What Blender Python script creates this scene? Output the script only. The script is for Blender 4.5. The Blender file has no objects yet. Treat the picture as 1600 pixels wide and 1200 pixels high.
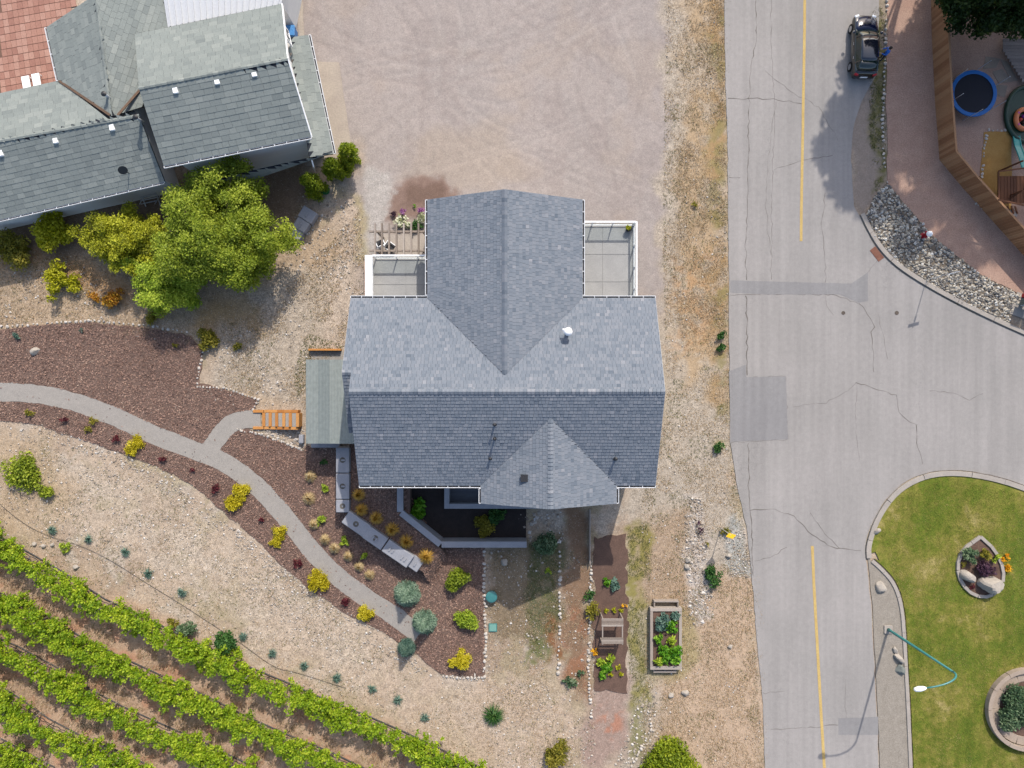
import bpy, bmesh, math, random
import numpy as np
from mathutils import Vector, Matrix
from mathutils.geometry import tessellate_polygon

SC = bpy.context.scene
COL = SC.collection
H = 50.0            # drone height above the ground, metres
F = 1067.0          # focal length in photo pixels (24 mm equivalent)
R = random.Random(7)
NR = np.random.default_rng(11)

# ------------------------------------------------------------------ camera, sky, sun, exposure
cam_d = bpy.data.cameras.new('camera')
cam = bpy.data.objects.new('camera', cam_d); COL.objects.link(cam)
cam.location = (0, 0, H); cam.rotation_euler = (0, 0, 0)
cam_d.sensor_width = 36; cam_d.lens = F / 1600 * 36
cam_d.clip_start = 1; cam_d.clip_end = 6000
SC.camera = cam

SUN_EL = math.radians(42.0)
SUN_AZ = math.radians(15.7)      # from +Y towards +X
w = bpy.data.worlds.new('World'); SC.world = w; w.use_nodes = True
nt = w.node_tree; nt.nodes.clear()
sky = nt.nodes.new('ShaderNodeTexSky'); sky.sky_type = 'NISHITA'; sky.sun_disc = False
sky.sun_elevation = SUN_EL; sky.sun_rotation = SUN_AZ
sky.air_density = 1.0; sky.dust_density = 2.5; sky.ozone_density = 1.0
bg = nt.nodes.new('ShaderNodeBackground'); bg.inputs[1].default_value = 0.15
wo = nt.nodes.new('ShaderNodeOutputWorld')
nt.links.new(sky.outputs[0], bg.inputs[0]); nt.links.new(bg.outputs[0], wo.inputs[0])
sd = bpy.data.lights.new('sun', 'SUN'); sd.energy = 3.05; sd.angle = math.radians(0.55); sd.color = (1, 0.94, 0.86)
sun = bpy.data.objects.new('sun', sd); COL.objects.link(sun)
sv = Vector((math.sin(SUN_AZ) * math.cos(SUN_EL), math.cos(SUN_AZ) * math.cos(SUN_EL), math.sin(SUN_EL)))
sun.rotation_euler = (-sv).to_track_quat('-Z', 'Y').to_euler(); sun.location = sv * 120
SC.view_settings.view_transform = 'Standard'; SC.view_settings.look = 'None'
SC.view_settings.gamma = 1; SC.view_settings.use_curve_mapping = False
SC.view_settings.exposure = 0.8

# ------------------------------------------------------------------ helpers
def P(px, py, z=0.0):
    """a point of the plan: photo pixel seen at height z -> metres"""
    k = (H - z) / F
    return Vector(((px - 800) * k, (600 - py) * k, z))
def lin(c):
    c = c / 255
    return c / 12.92 if c <= .04045 else ((c + .055) / 1.055) ** 2.4
def C(r, g, b, k=0.6):
    return (lin(r) * k, lin(g) * k, lin(b) * k, 1)

class N:
    def __init__(s, name):
        s.m = bpy.data.materials.new(name); s.m.use_nodes = True
        s.t = s.m.node_tree; s.t.nodes.clear()
        s.o = s.add('ShaderNodeOutputMaterial'); s.b = s.add('ShaderNodeBsdfPrincipled')
        s.link(s.b.outputs[0], s.o.inputs[0])
        s.geo = None
    def add(s, k): return s.t.nodes.new(k)
    def link(s, a, b): s.t.links.new(a, b)
    def put(s, sock, v):
        if isinstance(v, bpy.types.NodeSocket): s.link(v, sock)
        else: sock.default_value = v
    def pos(s, scale=(1, 1, 1), obj=False, rot=0):
        if obj: src = s.add('ShaderNodeTexCoord').outputs['Object']
        else: src = s.add('ShaderNodeNewGeometry').outputs['Position']
        mp = s.add('ShaderNodeMapping'); mp.inputs['Scale'].default_value = scale
        mp.inputs['Rotation'].default_value = (0, 0, rot)
        s.link(src, mp.inputs[0]); return mp.outputs[0]
    def noise(s, vec, sc, det=4, rough=.6, dist=0):
        n = s.add('ShaderNodeTexNoise'); n.inputs['Scale'].default_value = sc
        n.inputs['Detail'].default_value = det; n.inputs['Roughness'].default_value = rough
        n.inputs['Distortion'].default_value = dist
        s.link(vec, n.inputs['Vector']); return n.outputs[0]
    def voro(s, vec, sc, feat='F1', out=0, rnd=1):
        n = s.add('ShaderNodeTexVoronoi'); n.feature = feat; n.inputs['Scale'].default_value = sc
        n.inputs['Randomness'].default_value = rnd
        s.link(vec, n.inputs['Vector']); return n.outputs[out]
    def ramp(s, fac, stops):
        n = s.add('ShaderNodeValToRGB'); e = n.color_ramp.elements
        while len(e) < len(stops): e.new(.5)
        for i, (p, c) in enumerate(stops):
            e[i].position = p; e[i].color = c if len(c) == 4 else (*c, 1)
        s.put(n.inputs[0], fac); return n.outputs[0]
    def mix(s, fac, a, b, mode='MIX'):
        n = s.add('ShaderNodeMix'); n.data_type = 'RGBA'; n.blend_type = mode
        s.put(n.inputs[0], fac); s.put(n.inputs[6], a); s.put(n.inputs[7], b); return n.outputs[2]
    def math(s, op, a, b=0.0):
        n = s.add('ShaderNodeMath'); n.operation = op; s.put(n.inputs[0], a); s.put(n.inputs[1], b); return n.outputs[0]
    def attr(s, name, out=2):
        n = s.add('ShaderNodeAttribute'); n.attribute_name = name; return n.outputs[out]
    def bump(s, h, st=.3, d=.02):
        n = s.add('ShaderNodeBump'); n.inputs['Strength'].default_value = st; n.inputs['Distance'].default_value = d
        s.put(n.inputs['Height'], h); s.link(n.outputs[0], s.b.inputs['Normal'])
    def fin(s, col, rough=.85, spec=.25, metal=0):
        s.put(s.b.inputs['Base Color'], col); s.put(s.b.inputs['Roughness'], rough)
        s.b.inputs['Specular IOR Level'].default_value = spec; s.b.inputs['Metallic'].default_value = metal
        return s.m
G0, G1 = (0, 0, 0, 1), (1, 1, 1, 1)
def grey(v): return (v, v, v, 1)

def rough_mat(name, ca, cb, sc=3.0, fine=30.0, rough=.85, spec=.25, bump=.3, stretch=(1, 1, 1), obj=False, amt=.35, metal=0):
    n = N(name); p = n.pos(stretch, obj)
    a = n.mix(n.ramp(n.noise(p, sc, 5), [(.3, G0), (.7, G1)]), ca, cb)
    f = n.noise(p, fine, 3, .7)
    c = n.mix(amt, a, n.ramp(f, [(.25, grey(.15)), (.75, grey(1))]), 'MULTIPLY')
    n.bump(f, bump, .01)
    return n.fin(c, rough, spec, metal)
def tint_mat(name, stops, rough=.8, spec=.25, fine=0, bump=0, trans=0, obj=False):
    """colour runs over the piece's own 'tint' attribute"""
    n = N(name); c = n.ramp(n.attr('tint'), stops)
    if fine:
        f = n.noise(n.pos(obj=obj), fine, 3, .7)
        c = n.mix(.4, c, n.ramp(f, [(.25, grey(.3)), (.75, grey(1))]), 'MULTIPLY')
        if bump: n.bump(f, bump, .01)
    m = n.fin(c, rough, spec)
    if trans:
        t = n.add('ShaderNodeBsdfTranslucent'); n.put(t.inputs[0], c)
        x = n.add('ShaderNodeMixShader'); x.inputs[0].default_value = trans
        n.link(n.b.outputs[0], x.inputs[1]); n.link(t.outputs[0], x.inputs[2]); n.link(x.outputs[0], n.o.inputs[0])
    return m
def leaf_mat(name, a, b, c, k=1.35):
    return tint_mat(name, [(0, C(*a, .6 * k)), (.5, C(*b, .6 * k)), (1, C(*c, .6 * k))], .6, .3, trans=.4)
def plain(name, c, rough=.5, spec=.4, metal=0):
    n = N(name); p = n.pos()
    f = n.noise(p, 9, 4)
    return n.fin(n.mix(.18, c, n.ramp(f, [(.3, grey(.4)), (.7, grey(1))]), 'MULTIPLY'), rough, spec, metal)

def tag(o, label=None, cat=None, group=None, kind=None):
    if label: o['label'] = label
    if cat: o['category'] = cat
    if group: o['group'] = group
    if kind: o['kind'] = kind
    return o
def link(o, parent=None, world=True):
    COL.objects.link(o)
    if parent is not None:
        o.parent = parent
        if world and parent.type == 'EMPTY':
            o.matrix_parent_inverse = Matrix.Translation(-Vector(parent.location))
    return o
def empty(name, loc, label, cat, group=None, rz=0):
    o = bpy.data.objects.new(name, None); o.empty_display_size = .3
    o.location = loc; o.rotation_euler = (0, 0, rz); COL.objects.link(o)
    return tag(o, label, cat, group)
def set_tint(me, t, domain='FACE'):
    a = me.attributes.new('tint', 'FLOAT', domain); a.data.foreach_set('value', np.asarray(t, dtype=np.float32))
def mesh_np(name, V, Fc, mat, tint=None, smooth=False):
    V = np.asarray(V, dtype=np.float32).reshape(-1, 3); Fc = np.asarray(Fc, dtype=np.int32)
    k = Fc.shape[1]; n = len(Fc)
    me = bpy.data.meshes.new(name)
    me.vertices.add(len(V)); me.vertices.foreach_set('co', V.ravel())
    me.loops.add(n * k); me.loops.foreach_set('vertex_index', Fc.ravel())
    me.polygons.add(n)
    me.polygons.foreach_set('loop_start', np.arange(0, n * k, k, dtype=np.int32))
    try: me.polygons.foreach_set('loop_total', np.full(n, k, dtype=np.int32))
    except Exception: pass
    me.update(calc_edges=True); me.validate()
    if tint is not None: set_tint(me, tint)
    me.polygons.foreach_set('use_smooth', np.full(n, smooth, dtype=bool))
    me.materials.append(mat)
    return me
def obj_np(name, V, Fc, mat, tint=None, parent=None, world=True, smooth=False):
    return link(bpy.data.objects.new(name, mesh_np(name, V, Fc, mat, tint, smooth)), parent, world)

class MB:
    """collects shapes for ONE mesh object"""
    def __init__(s): s.v = []; s.f = []; s.t = []
    def add(s, vs, fs, t=.5):
        o = len(s.v); s.v += [tuple(v) for v in vs]; s.f += [tuple(i + o for i in f) for f in fs]; s.t += [t] * len(fs); return s
    def box(s, c, d, rz=0, t=.5, taper=1.0):
        x, y, z = d[0] / 2, d[1] / 2, d[2] / 2; ca, sa = math.cos(rz), math.sin(rz); vs = []
        for zz, k in ((-z, 1), (z, taper)):
            for (a, b) in ((-x, -y), (x, -y), (x, y), (-x, y)):
                a *= k; b *= k
                vs.append((c[0] + a * ca - b * sa, c[1] + a * sa + b * ca, c[2] + zz))
        return s.add(vs, [(3, 2, 1, 0), (4, 5, 6, 7), (0, 1, 5, 4), (1, 2, 6, 5), (2, 3, 7, 6), (3, 0, 4, 7)], t)
    def beam(s, a, b, wd, ht, t=.5):
        a = Vector(a); b = Vector(b); d = (b - a).normalized()
        sd_ = d.cross(Vector((0, 0, 1)))
        if sd_.length < 1e-3: sd_ = Vector((1, 0, 0))
        sd_.normalize(); up = sd_.cross(d)
        vs = [p + sd_ * i * wd / 2 + up * j * ht / 2 for p in (a, b) for (i, j) in ((-1, -1), (1, -1), (1, 1), (-1, 1))]
        return s.add(vs, [(0, 1, 2, 3), (7, 6, 5, 4), (0, 4, 5, 1), (1, 5, 6, 2), (2, 6, 7, 3), (3, 7, 4, 0)], t)
    def tube(s, pts, rad, n=8, t=.5, cap=True):
        pts = [Vector(p) for p in pts]
        if not hasattr(rad, '__len__'): rad = [rad] * len(pts)
        vs = []; fs = []
        prev = None
        for i, p in enumerate(pts):
            d = (pts[min(i + 1, len(pts) - 1)] - pts[max(i - 1, 0)]).normalized()
            if prev is None:
                a = d.cross(Vector((0, 0, 1)));
                if a.length < 1e-3: a = Vector((1, 0, 0))
            else: a = prev - d * prev.dot(d)
            a.normalize(); prev = a; b = d.cross(a)
            for k in range(n):
                th = 2 * math.pi * k / n; vs.append(p + (a * math.cos(th) + b * math.sin(th)) * rad[i])
        for i in range(len(pts) - 1):
            for k in range(n):
                fs.append((i * n + k, i * n + (k + 1) % n, (i + 1) * n + (k + 1) % n, (i + 1) * n + k))
        if cap: fs += [tuple(range(n - 1, -1, -1)), tuple((len(pts) - 1) * n + k for k in range(n))]
        return s.add(vs, fs, t)
    def prism(s, poly, z0, z1, t=.5):
        n = len(poly); vs = [(p[0], p[1], z0) for p in poly] + [(p[0], p[1], z1) for p in poly]
        tri = tessellate_polygon([[Vector((p[0], p[1], 0)) for p in poly]])
        def up(q):
            a, b, c = (Vector(poly[i][:2]) for i in q)
            return q if (b - a).cross(c - a) > 0 else (q[2], q[1], q[0])
        tri = [up(tuple(q)) for q in tri]
        area = sum(poly[i][0] * poly[(i + 1) % n][1] - poly[(i + 1) % n][0] * poly[i][1] for i in range(n))
        fs = [(a + n, b + n, c + n) for a, b, c in tri] + [(c, b, a) for a, b, c in tri]
        for i in range(n):
            j = (i + 1) % n
            fs.append((i, j, j + n, i + n) if area > 0 else (j, i, i + n, j + n))
        return s.add(vs, fs, t)
    def lathe(s, c, prof, n=16, t=.5):
        vs = [(c[0] + r * math.cos(2 * math.pi * k / n), c[1] + r * math.sin(2 * math.pi * k / n), c[2] + z) for r, z in prof for k in range(n)]
        fs = [(i * n + k, i * n + (k + 1) % n, (i + 1) * n + (k + 1) % n, (i + 1) * n + k) for i in range(len(prof) - 1) for k in range(n)]
        fs.append(tuple((len(prof) - 1) * n + k for k in range(n))); fs.append(tuple(range(n - 1, -1, -1)))
        return s.add(vs, fs, t)
    def mesh(s, name, mat, smooth=False):
        me = bpy.data.meshes.new(name); me.from_pydata(s.v, [], s.f); me.update()
        set_tint(me, s.t); me.materials.append(mat)
        if smooth: me.polygons.foreach_set('use_smooth', np.full(len(s.f), True))
        return me
    def build(s, name, mat, parent=None, world=True, smooth=False, bevel=0):
        o = link(bpy.data.objects.new(name, s.mesh(name, mat, smooth)), parent, world)
        if bevel:
            b = o.modifiers.new('bevel', 'BEVEL'); b.width = bevel; b.segments = 2; b.limit_method = 'ANGLE'
        return o

# noise on the plan
def vnoise(x, y, seed=0):
    xi = np.floor(x).astype(np.int64); yi = np.floor(y).astype(np.int64); fx = x - xi; fy = y - yi
    def h(a, b):
        n = (a * 374761393 + b * 668265263 + seed * 1442695041) & 0x7fffffff
        n = ((n ^ (n >> 13)) * 1274126177) & 0x7fffffff
        return ((n ^ (n >> 16)) & 0xffff) / 65535.0
    u = fx * fx * (3 - 2 * fx); v = fy * fy * (3 - 2 * fy)
    return (h(xi, yi) * (1 - u) + h(xi + 1, yi) * u) * (1 - v) + (h(xi, yi + 1) * (1 - u) + h(xi + 1, yi + 1) * u) * v
def fbm(x, y, sc, oct=4, seed=0):
    s = 0; a = 1; t = 0
    for i in range(oct):
        s = s + a * vnoise(x * sc, y * sc, seed + i * 17); t += a; a *= .55; sc *= 2.03
    return s / t
def PW(poly): return np.array([P(a, b)[:2] for a, b in poly])
def inpoly(x, y, pw):
    r = np.zeros(x.shape, bool); n = len(pw)
    for i in range(n):
        x0, y0 = pw[i]; x1, y1 = pw[(i + 1) % n]
        if y0 == y1: continue
        c = ((y0 > y) != (y1 > y)) & (x < (x1 - x0) * (y - y0) / (y1 - y0) + x0); r ^= c
    return r
def sdist(x, y, pw):
    d = np.full(x.shape, 1e9); n = len(pw)
    for i in range(n):
        a = pw[i]; b = pw[(i + 1) % n]; e = b - a; L = max(e @ e, 1e-9)
        t = np.clip(((x - a[0]) * e[0] + (y - a[1]) * e[1]) / L, 0, 1)
        d = np.minimum(d, np.hypot(x - a[0] - t * e[0], y - a[1] - t * e[1]))
    return np.where(inpoly(x, y, pw), d, -d)
def scatter(poly, per_m2, seed=0, thin=None):
    """random plan points inside a photo-pixel polygon"""
    g = np.random.default_rng(seed); pw = PW(poly)
    lo = pw.min(0); hi = pw.max(0); n = int((hi - lo).prod() * per_m2)
    x = g.uniform(lo[0], hi[0], n); y = g.uniform(lo[1], hi[1], n)
    k = inpoly(x, y, pw)
    if thin is not None: k &= thin(x, y) > g.random(n)
    return np.stack([x[k], y[k]], 1)
def densify(pts, step=.3, closed=True):
    out = []; n = len(pts)
    for i in range(n if closed else n - 1):
        a = np.array(pts[i]); b = np.array(pts[(i + 1) % n]); m = max(1, int(np.linalg.norm(b - a) / step))
        for k in range(m): out.append(a + (b - a) * k / m)
    if not closed: out.append(np.array(pts[-1]))
    return out
def smooth_px(poly, it=2, closed=False):
    p = [np.array(q, float) for q in poly]
    for _ in range(it):
        o = []
        n = len(p)
        if not closed: o.append(p[0])
        for i in range(n if closed else n - 1):
            a = p[i]; b = p[(i + 1) % n]; o += [a * .75 + b * .25, a * .25 + b * .75]
        if not closed: o.append(p[-1])
        p = o
    return [tuple(q) for q in p]
def sheet(name, poly, z, mat, jit=.08, step=.3, kind='structure', parent=None, seed=0, top=None):
    """a flat sheet of ground cover with an uneven border"""
    pts = densify([P(a, b)[:2] for a, b in poly], step)
    q = []
    for i, p in enumerate(pts):
        nx = vnoise(np.array([p[0] * 1.7 + seed]), np.array([p[1] * 1.7]), 3)[0] + .6 * vnoise(np.array([p[0] * 5 + seed]), np.array([p[1] * 5]), 5)[0] - .8
        ny = vnoise(np.array([p[0] * 1.7 + seed]), np.array([p[1] * 1.7]), 9)[0] + .6 * vnoise(np.array([p[0] * 5 + seed]), np.array([p[1] * 5]), 8)[0] - .8
        q.append((p[0] + nx * jit * 2, p[1] + ny * jit * 2))
    b = MB(); b.prism(q, z - .06, z)
    o = b.build(name, mat, parent)
    if kind and parent is None: tag(o, kind=kind)
    return o
def ribbon(line, wd, closed=False):
    """offset a pixel polyline into a closed polygon (widths in px)"""
    p = [np.array(q, float) for q in line]; L = []; Rr = []
    for i in range(len(p)):
        d = p[min(i + 1, len(p) - 1)] - p[max(i - 1, 0)]; d /= np.linalg.norm(d) + 1e-9
        n = np.array([-d[1], d[0]]); ww = wd[min(i, len(wd) - 1)] if hasattr(wd, '__len__') else wd
        L.append(tuple(p[i] + n * ww / 2)); Rr.append(tuple(p[i] - n * ww / 2))
    return L + Rr[::-1]

# many small pieces at once
def pebbles(pts, size, z=0.0, flat=.6, seed=0):
    g = np.random.default_rng(seed); n = len(pts)
    base = np.array([(1, 0, 0), (.25, 1, 0), (-1, .15, 0), (-.1, -1, 0), (.1, .1, 1), (0, 0, -.5)], float)
    V = base[None] * g.uniform(.65, 1.25, (n, 6, 3)); V[:, :, 2] *= flat
    V *= np.asarray(size)[:, None, None] if np.ndim(size) else size
    a = g.uniform(0, 6.28, n); c, s = np.cos(a)[:, None], np.sin(a)[:, None]
    X = V[:, :, 0] * c - V[:, :, 1] * s; Y = V[:, :, 0] * s + V[:, :, 1] * c
    zz = z if np.ndim(z) == 0 else np.asarray(z)[:, None]
    V = np.stack([X + pts[:, 0:1], Y + pts[:, 1:2], V[:, :, 2] + zz], 2)
    T = np.array([(0, 1, 4), (1, 2, 4), (2, 3, 4), (3, 0, 4), (1, 0, 5), (2, 1, 5), (3, 2, 5), (0, 3, 5)])
    Fc = (T[None] + (np.arange(n) * 6)[:, None, None]).reshape(-1, 3)
    return V.reshape(-1, 3), Fc, np.repeat(g.random(n), 8)
def leaves(pts, size, seed=0, up=.5, asp=.55, tint=None):
    g = np.random.default_rng(seed); n = len(pts)
    nr = g.normal(size=(n, 3)); nr[:, 2] += up * 2.2; nr /= np.linalg.norm(nr, axis=1)[:, None] + 1e-9
    a = np.cross(nr, g.normal(size=(n, 3))); a /= np.linalg.norm(a, axis=1)[:, None] + 1e-9
    b = np.cross(nr, a); s = size * g.uniform(.6, 1.35, n)[:, None]
    a = a * s; b = b * s * asp
    V = np.stack([pts - a, pts + b - a * .1 + nr * s * .08, pts + a, pts - b - a * .1 + nr * s * .08], 1)
    Fc = np.arange(n * 4).reshape(n, 4)
    return V.reshape(-1, 3), Fc, (tint if tint is not None else g.random(n))
def blades(pts, hgt, lean, wd, seed=0, z=0.0):
    """thin bent grass blades, one triangle each"""
    g = np.random.default_rng(seed); n = len(pts)
    a = g.uniform(0, 6.28, n); l = lean * g.uniform(.3, 1.3, n); h = hgt * g.uniform(.5, 1.2, n); q = a + 1.57
    zz = z if np.ndim(z) == 0 else np.asarray(z)
    b0 = np.stack([pts[:, 0] + np.cos(q) * wd, pts[:, 1] + np.sin(q) * wd, np.zeros(n) + zz], 1)
    b1 = np.stack([pts[:, 0] - np.cos(q) * wd, pts[:, 1] - np.sin(q) * wd, np.zeros(n) + zz], 1)
    t = np.stack([pts[:, 0] + np.cos(a) * l, pts[:, 1] + np.sin(a) * l, h + zz], 1)
    return np.stack([b0, b1, t], 1).reshape(-1, 3), np.arange(n * 3).reshape(n, 3), g.random(n)
def sphere_pts(n, g, k=.45):
    d = g.normal(size=(n, 3)); d /= np.linalg.norm(d, axis=1)[:, None]; return d * (g.random(n) ** k)[:, None]

# ------------------------------------------------------------------ setting materials
def ground_mat():
    n = N('dry_ground'); p = n.pos()
    c = n.attr('Col', 0)
    f1 = n.noise(p, 2.2, 6, .65); f2 = n.noise(p, 11, 5, .7); f3 = n.noise(p, 42, 3, .7)
    k_ = n.math('ADD', n.math('MULTIPLY', n.attr('stony'), .55), .12)
    c = n.mix(n.math('MULTIPLY', k_, 1.1), c, n.ramp(f1, [(.3, grey(.55)), (.7, grey(1.25))]), 'MULTIPLY')
    c = n.mix(n.math('MULTIPLY', k_, 1.3), c, n.ramp(f2, [(.32, grey(.42)), (.68, grey(1.45))]), 'MULTIPLY')
    c = n.mix(n.math('MULTIPLY', k_, 1.15), c, n.ramp(f3, [(.3, grey(.3)), (.7, grey(1.55))]), 'MULTIPLY')
    # pale chips of stone lying in the dirt
    sp = n.voro(p, 9, 'F1', 0); sc = n.voro(p, 9, 'F1', 1)
    sepc = n.add('ShaderNodeSeparateColor'); n.link(sc, sepc.inputs[0])
    m = n.math('MULTIPLY', n.math('LESS_THAN', sp, .22), n.math('GREATER_THAN', sepc.outputs[0], .62))
    m = n.math('MULTIPLY', m, n.attr('stony'))
    c = n.mix(m, c, C(232, 222, 210))
    n.bump(n.math('ADD', n.math('MULTIPLY', f2, .7), n.math('MULTIPLY', f3, .5)), .5, .05)
    return n.fin(c, .95, .1)
def asphalt_mat(name, a, b, crack=True):
    n = N(name); p = n.pos()
    big = n.noise(p, .16, 4, .55); st = n.noise(n.pos((1.6, .06, 1)), 1.0, 4, .6); f = n.noise(p, 24, 4, .75); ff = n.noise(p, 3.2, 5, .6)
    c = n.mix(n.ramp(big, [(.35, G0), (.65, G1)]), a, b)
    c = n.mix(.32, c, n.ramp(st, [(.35, grey(.7)), (.65, grey(1.12))]), 'MULTIPLY')
    c = n.mix(.38, c, n.ramp(f, [(.28, grey(.5)), (.72, grey(1.3))]), 'MULTIPLY')
    c = n.mix(.3, c, n.ramp(ff, [(.3, grey(.75)), (.7, grey(1.15))]), 'MULTIPLY')
    if crack:
        d = n.add('ShaderNodeVectorMath'); d.operation = 'ADD'
        nn = n.add('ShaderNodeTexNoise'); nn.inputs['Scale'].default_value = 1.6; nn.inputs['Detail'].default_value = 4
        n.link(p, nn.inputs['Vector']); n.link(p, d.inputs[0]); n.link(nn.outputs[1], d.inputs[1])
        e = n.voro(d.outputs[0], 1.15, 'DISTANCE_TO_EDGE'); e2 = n.voro(d.outputs[0], 3.1, 'DISTANCE_TO_EDGE')
        mk = n.ramp(n.noise(n.pos((1, .35, 1)), .19, 3), [(.56, G0), (.66, G1)])
        line = n.math('ADD', n.math('LESS_THAN', e, .013), n.math('LESS_THAN', e2, .016))
        c = n.mix(n.math('MULTIPLY', n.math('MULTIPLY', line, mk), .3), c, (.09, .085, .08, 1))
    n.bump(f, .35, .012)
    return n.fin(c, .88, .25)
M = {}
M['ground'] = ground_mat()
M['asphalt'] = asphalt_mat('old_asphalt', C(183, 177, 172, .56), C(173, 168, 163, .56))
M['patch'] = asphalt_mat('newer_asphalt', C(164, 161, 159, .56), C(158, 155, 154, .56), False)
M['crack'] = rough_mat('crack_fill', C(140, 132, 124), C(116, 110, 104), 3, 20)
M['line'] = rough_mat('worn_yellow_paint', C(236, 204, 130), C(222, 188, 116), .9, 14, amt=.5)
M['concrete'] = rough_mat('concrete', C(198, 188, 176), C(182, 173, 164), 1.2, 18)
M['slab'] = rough_mat('stained_concrete', C(206, 192, 174), C(188, 174, 160), .7, 9)
M['wallconc'] = rough_mat('grey_concrete', C(186, 186, 190), C(170, 171, 178), 1.5, 20)
M['path'] = rough_mat('fine_gravel_path', C(196, 188, 178), C(184, 177, 168), 2.0, 26, amt=.6, bump=.6)
M['strip'] = rough_mat('pea_gravel', C(188, 178, 164), C(172, 162, 148), 2.0, 15, amt=.6, bump=.6)
M['mulch'] = rough_mat('bark_mulch_bed', C(150, 124, 110), C(130, 106, 94), 1.3, 14, amt=.7, bump=.8)
M['chips'] = tint_mat('bark_chips', [(0, C(84, 64, 54)), (.35, C(138, 110, 98)), (.7, C(166, 136, 122)), (.92, C(190, 156, 136)), (1, C(222, 202, 180))], .9, .1)
M['lawn'] = None
def lawn_mat():
    n = N('mown_lawn'); p = n.pos(); a = n.noise(p, .28, 4, .6); b = n.noise(p, 1.7, 5, .65); f = n.noise(p, 16, 4, .75)
    st = n.noise(n.pos((1.2, .1, 1), rot=.9), 1.1, 2)
    c = n.ramp(n.math('ADD', n.math('MULTIPLY', a, .62), n.math('MULTIPLY', b, .38)), [(.33, C(88, 114, 34)), (.46, C(116, 128, 44)), (.56, C(150, 144, 68)), (.68, C(192, 174, 116))])
    c = n.mix(.4, c, n.ramp(st, [(.35, grey(.65)), (.65, grey(1.15))]), 'MULTIPLY')
    c = n.mix(.75, c, n.ramp(f, [(.3, grey(.3)), (.7, grey(1.5))]), 'MULTIPLY'); n.bump(f, .8, .05)
    return n.fin(c, .9, .15)
M['lawn'] = lawn_mat()
M['lawnblade'] = tint_mat('lawn_blades', [(0, C(76, 104, 28)), (.38, C(112, 128, 42)), (.66, C(158, 150, 72)), (1, C(196, 178, 116))], .7, .2, trans=.25)
M['dry'] = tint_mat('dry_grass', [(0, C(138, 110, 78)), (.15, C(176, 146, 108)), (.45, C(202, 174, 136)), (.75, C(210, 190, 156)), (1, C(226, 210, 184))], .8, .15, trans=.2)
M['weed'] = tint_mat('weed_leaf', [(0, C(78, 88, 44)), (.6, C(122, 124, 70)), (1, C(160, 152, 100))], .7, .2, trans=.25)
M['peb'] = tint_mat('pale_pebbles', [(0, C(150, 136, 122)), (.4, C(196, 182, 166)), (.8, C(226, 216, 204)), (1, C(246, 240, 232))], .85, .2, 14)
M['stone'] = tint_mat('white_limestone', [(0, C(204, 192, 176)), (.6, C(226, 216, 204)), (1, C(246, 242, 236))], .8, .2, 9, .4, obj=True)
M['yard'] = rough_mat('pink_pea_gravel', C(218, 182, 160), C(200, 162, 142), 1.1, 13, amt=.6, bump=.7)
M['rockbed'] = rough_mat('rock_bed_soil', C(150, 136, 118), C(130, 118, 104), 2, 14, amt=.6)
M['river'] = tint_mat('river_rock', [(0, C(104, 104, 106)), (.3, C(160, 152, 142)), (.6, C(204, 192, 172)), (.85, C(230, 222, 206)), (1, C(246, 242, 234))], .7, .3, 10)
M['sand'] = rough_mat('play_sand', C(206, 160, 92), C(190, 142, 74), 1.2, 14)
M['soil'] = rough_mat('tilled_soil', C(134, 106, 92), C(112, 88, 76), 1.6, 12, amt=.6, bump=.8)

# ------------------------------------------------------------------ ground (one sheet to the horizon)
def grid_axis(a, b, st, far):
    core = np.arange(a, b + st / 2, st); o = [st * 1.0]
    ext = []
    d = st
    x = 0
    while x < far:
        d *= 1.45; x += d; ext.append(x)
    ext = np.array(ext)
    return np.concatenate([a - ext[::-1], core, b + ext])
gx = grid_axis(-40, 40, .145, 1500); gy = grid_axis(-31, 31, .145, 1500)
GX, GY = np.meshgrid(gx, gy); x = GX.ravel(); y = GY.ravel()
wx = x + (fbm(x, y, .55, 4, 1) - .5) * 2.2; wy = y + (fbm(x, y, .55, 4, 2) - .5) * 2.2      # warped for uneven borders
fx2 = x + (fbm(x, y, 2.0, 3, 5) - .5) * .9; fy2 = y + (fbm(x, y, 2.0, 3, 6) - .5) * .9
colr = np.tile(np.array(C(200, 179, 156)[:3]), (len(x), 1)); stony = np.full(len(x), .55)
nA = fbm(x, y, .35, 5, 31); nB = fbm(x, y, .9, 5, 41); nC = fbm(x, y, 2.6, 4, 51)
def sm(v, a, b): t = np.clip((v - a) / (b - a), 0, 1); return t * t * (3 - 2 * t)
def lay(c, m, st=None):
    global colr, stony
    m = np.clip(m, 0, 1)[:, None]; colr = colr * (1 - m) + np.array(c[:3]) * m
    if st is not None: stony = stony * (1 - m[:, 0]) + st * m[:, 0]
def zone(c, poly, soft=.5, st=None, fine=False, k=1.0, mod=None):
    pw = PW(poly); X, Y = (fx2, fy2) if fine else (wx, wy)
    near = (X > pw[:, 0].min() - 3) & (X < pw[:, 0].max() + 3) & (Y > pw[:, 1].min() - 3) & (Y < pw[:, 1].max() + 3)
    m = np.zeros(len(x)); m[near] = sm(sdist(X[near], Y[near], pw), -soft, soft)
    m *= k
    if mod is not None: m *= mod
    lay(c, m, st)
lay(C(180, 158, 136), sm(nA, .48, .6) * .7)
lay(C(206, 194, 178), sm(nB, .52, .66) * .6, 1.0)
lay(C(172, 160, 124), sm(fbm(x, y, .7, 4, 91), .54, .64) * .5)
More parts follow.
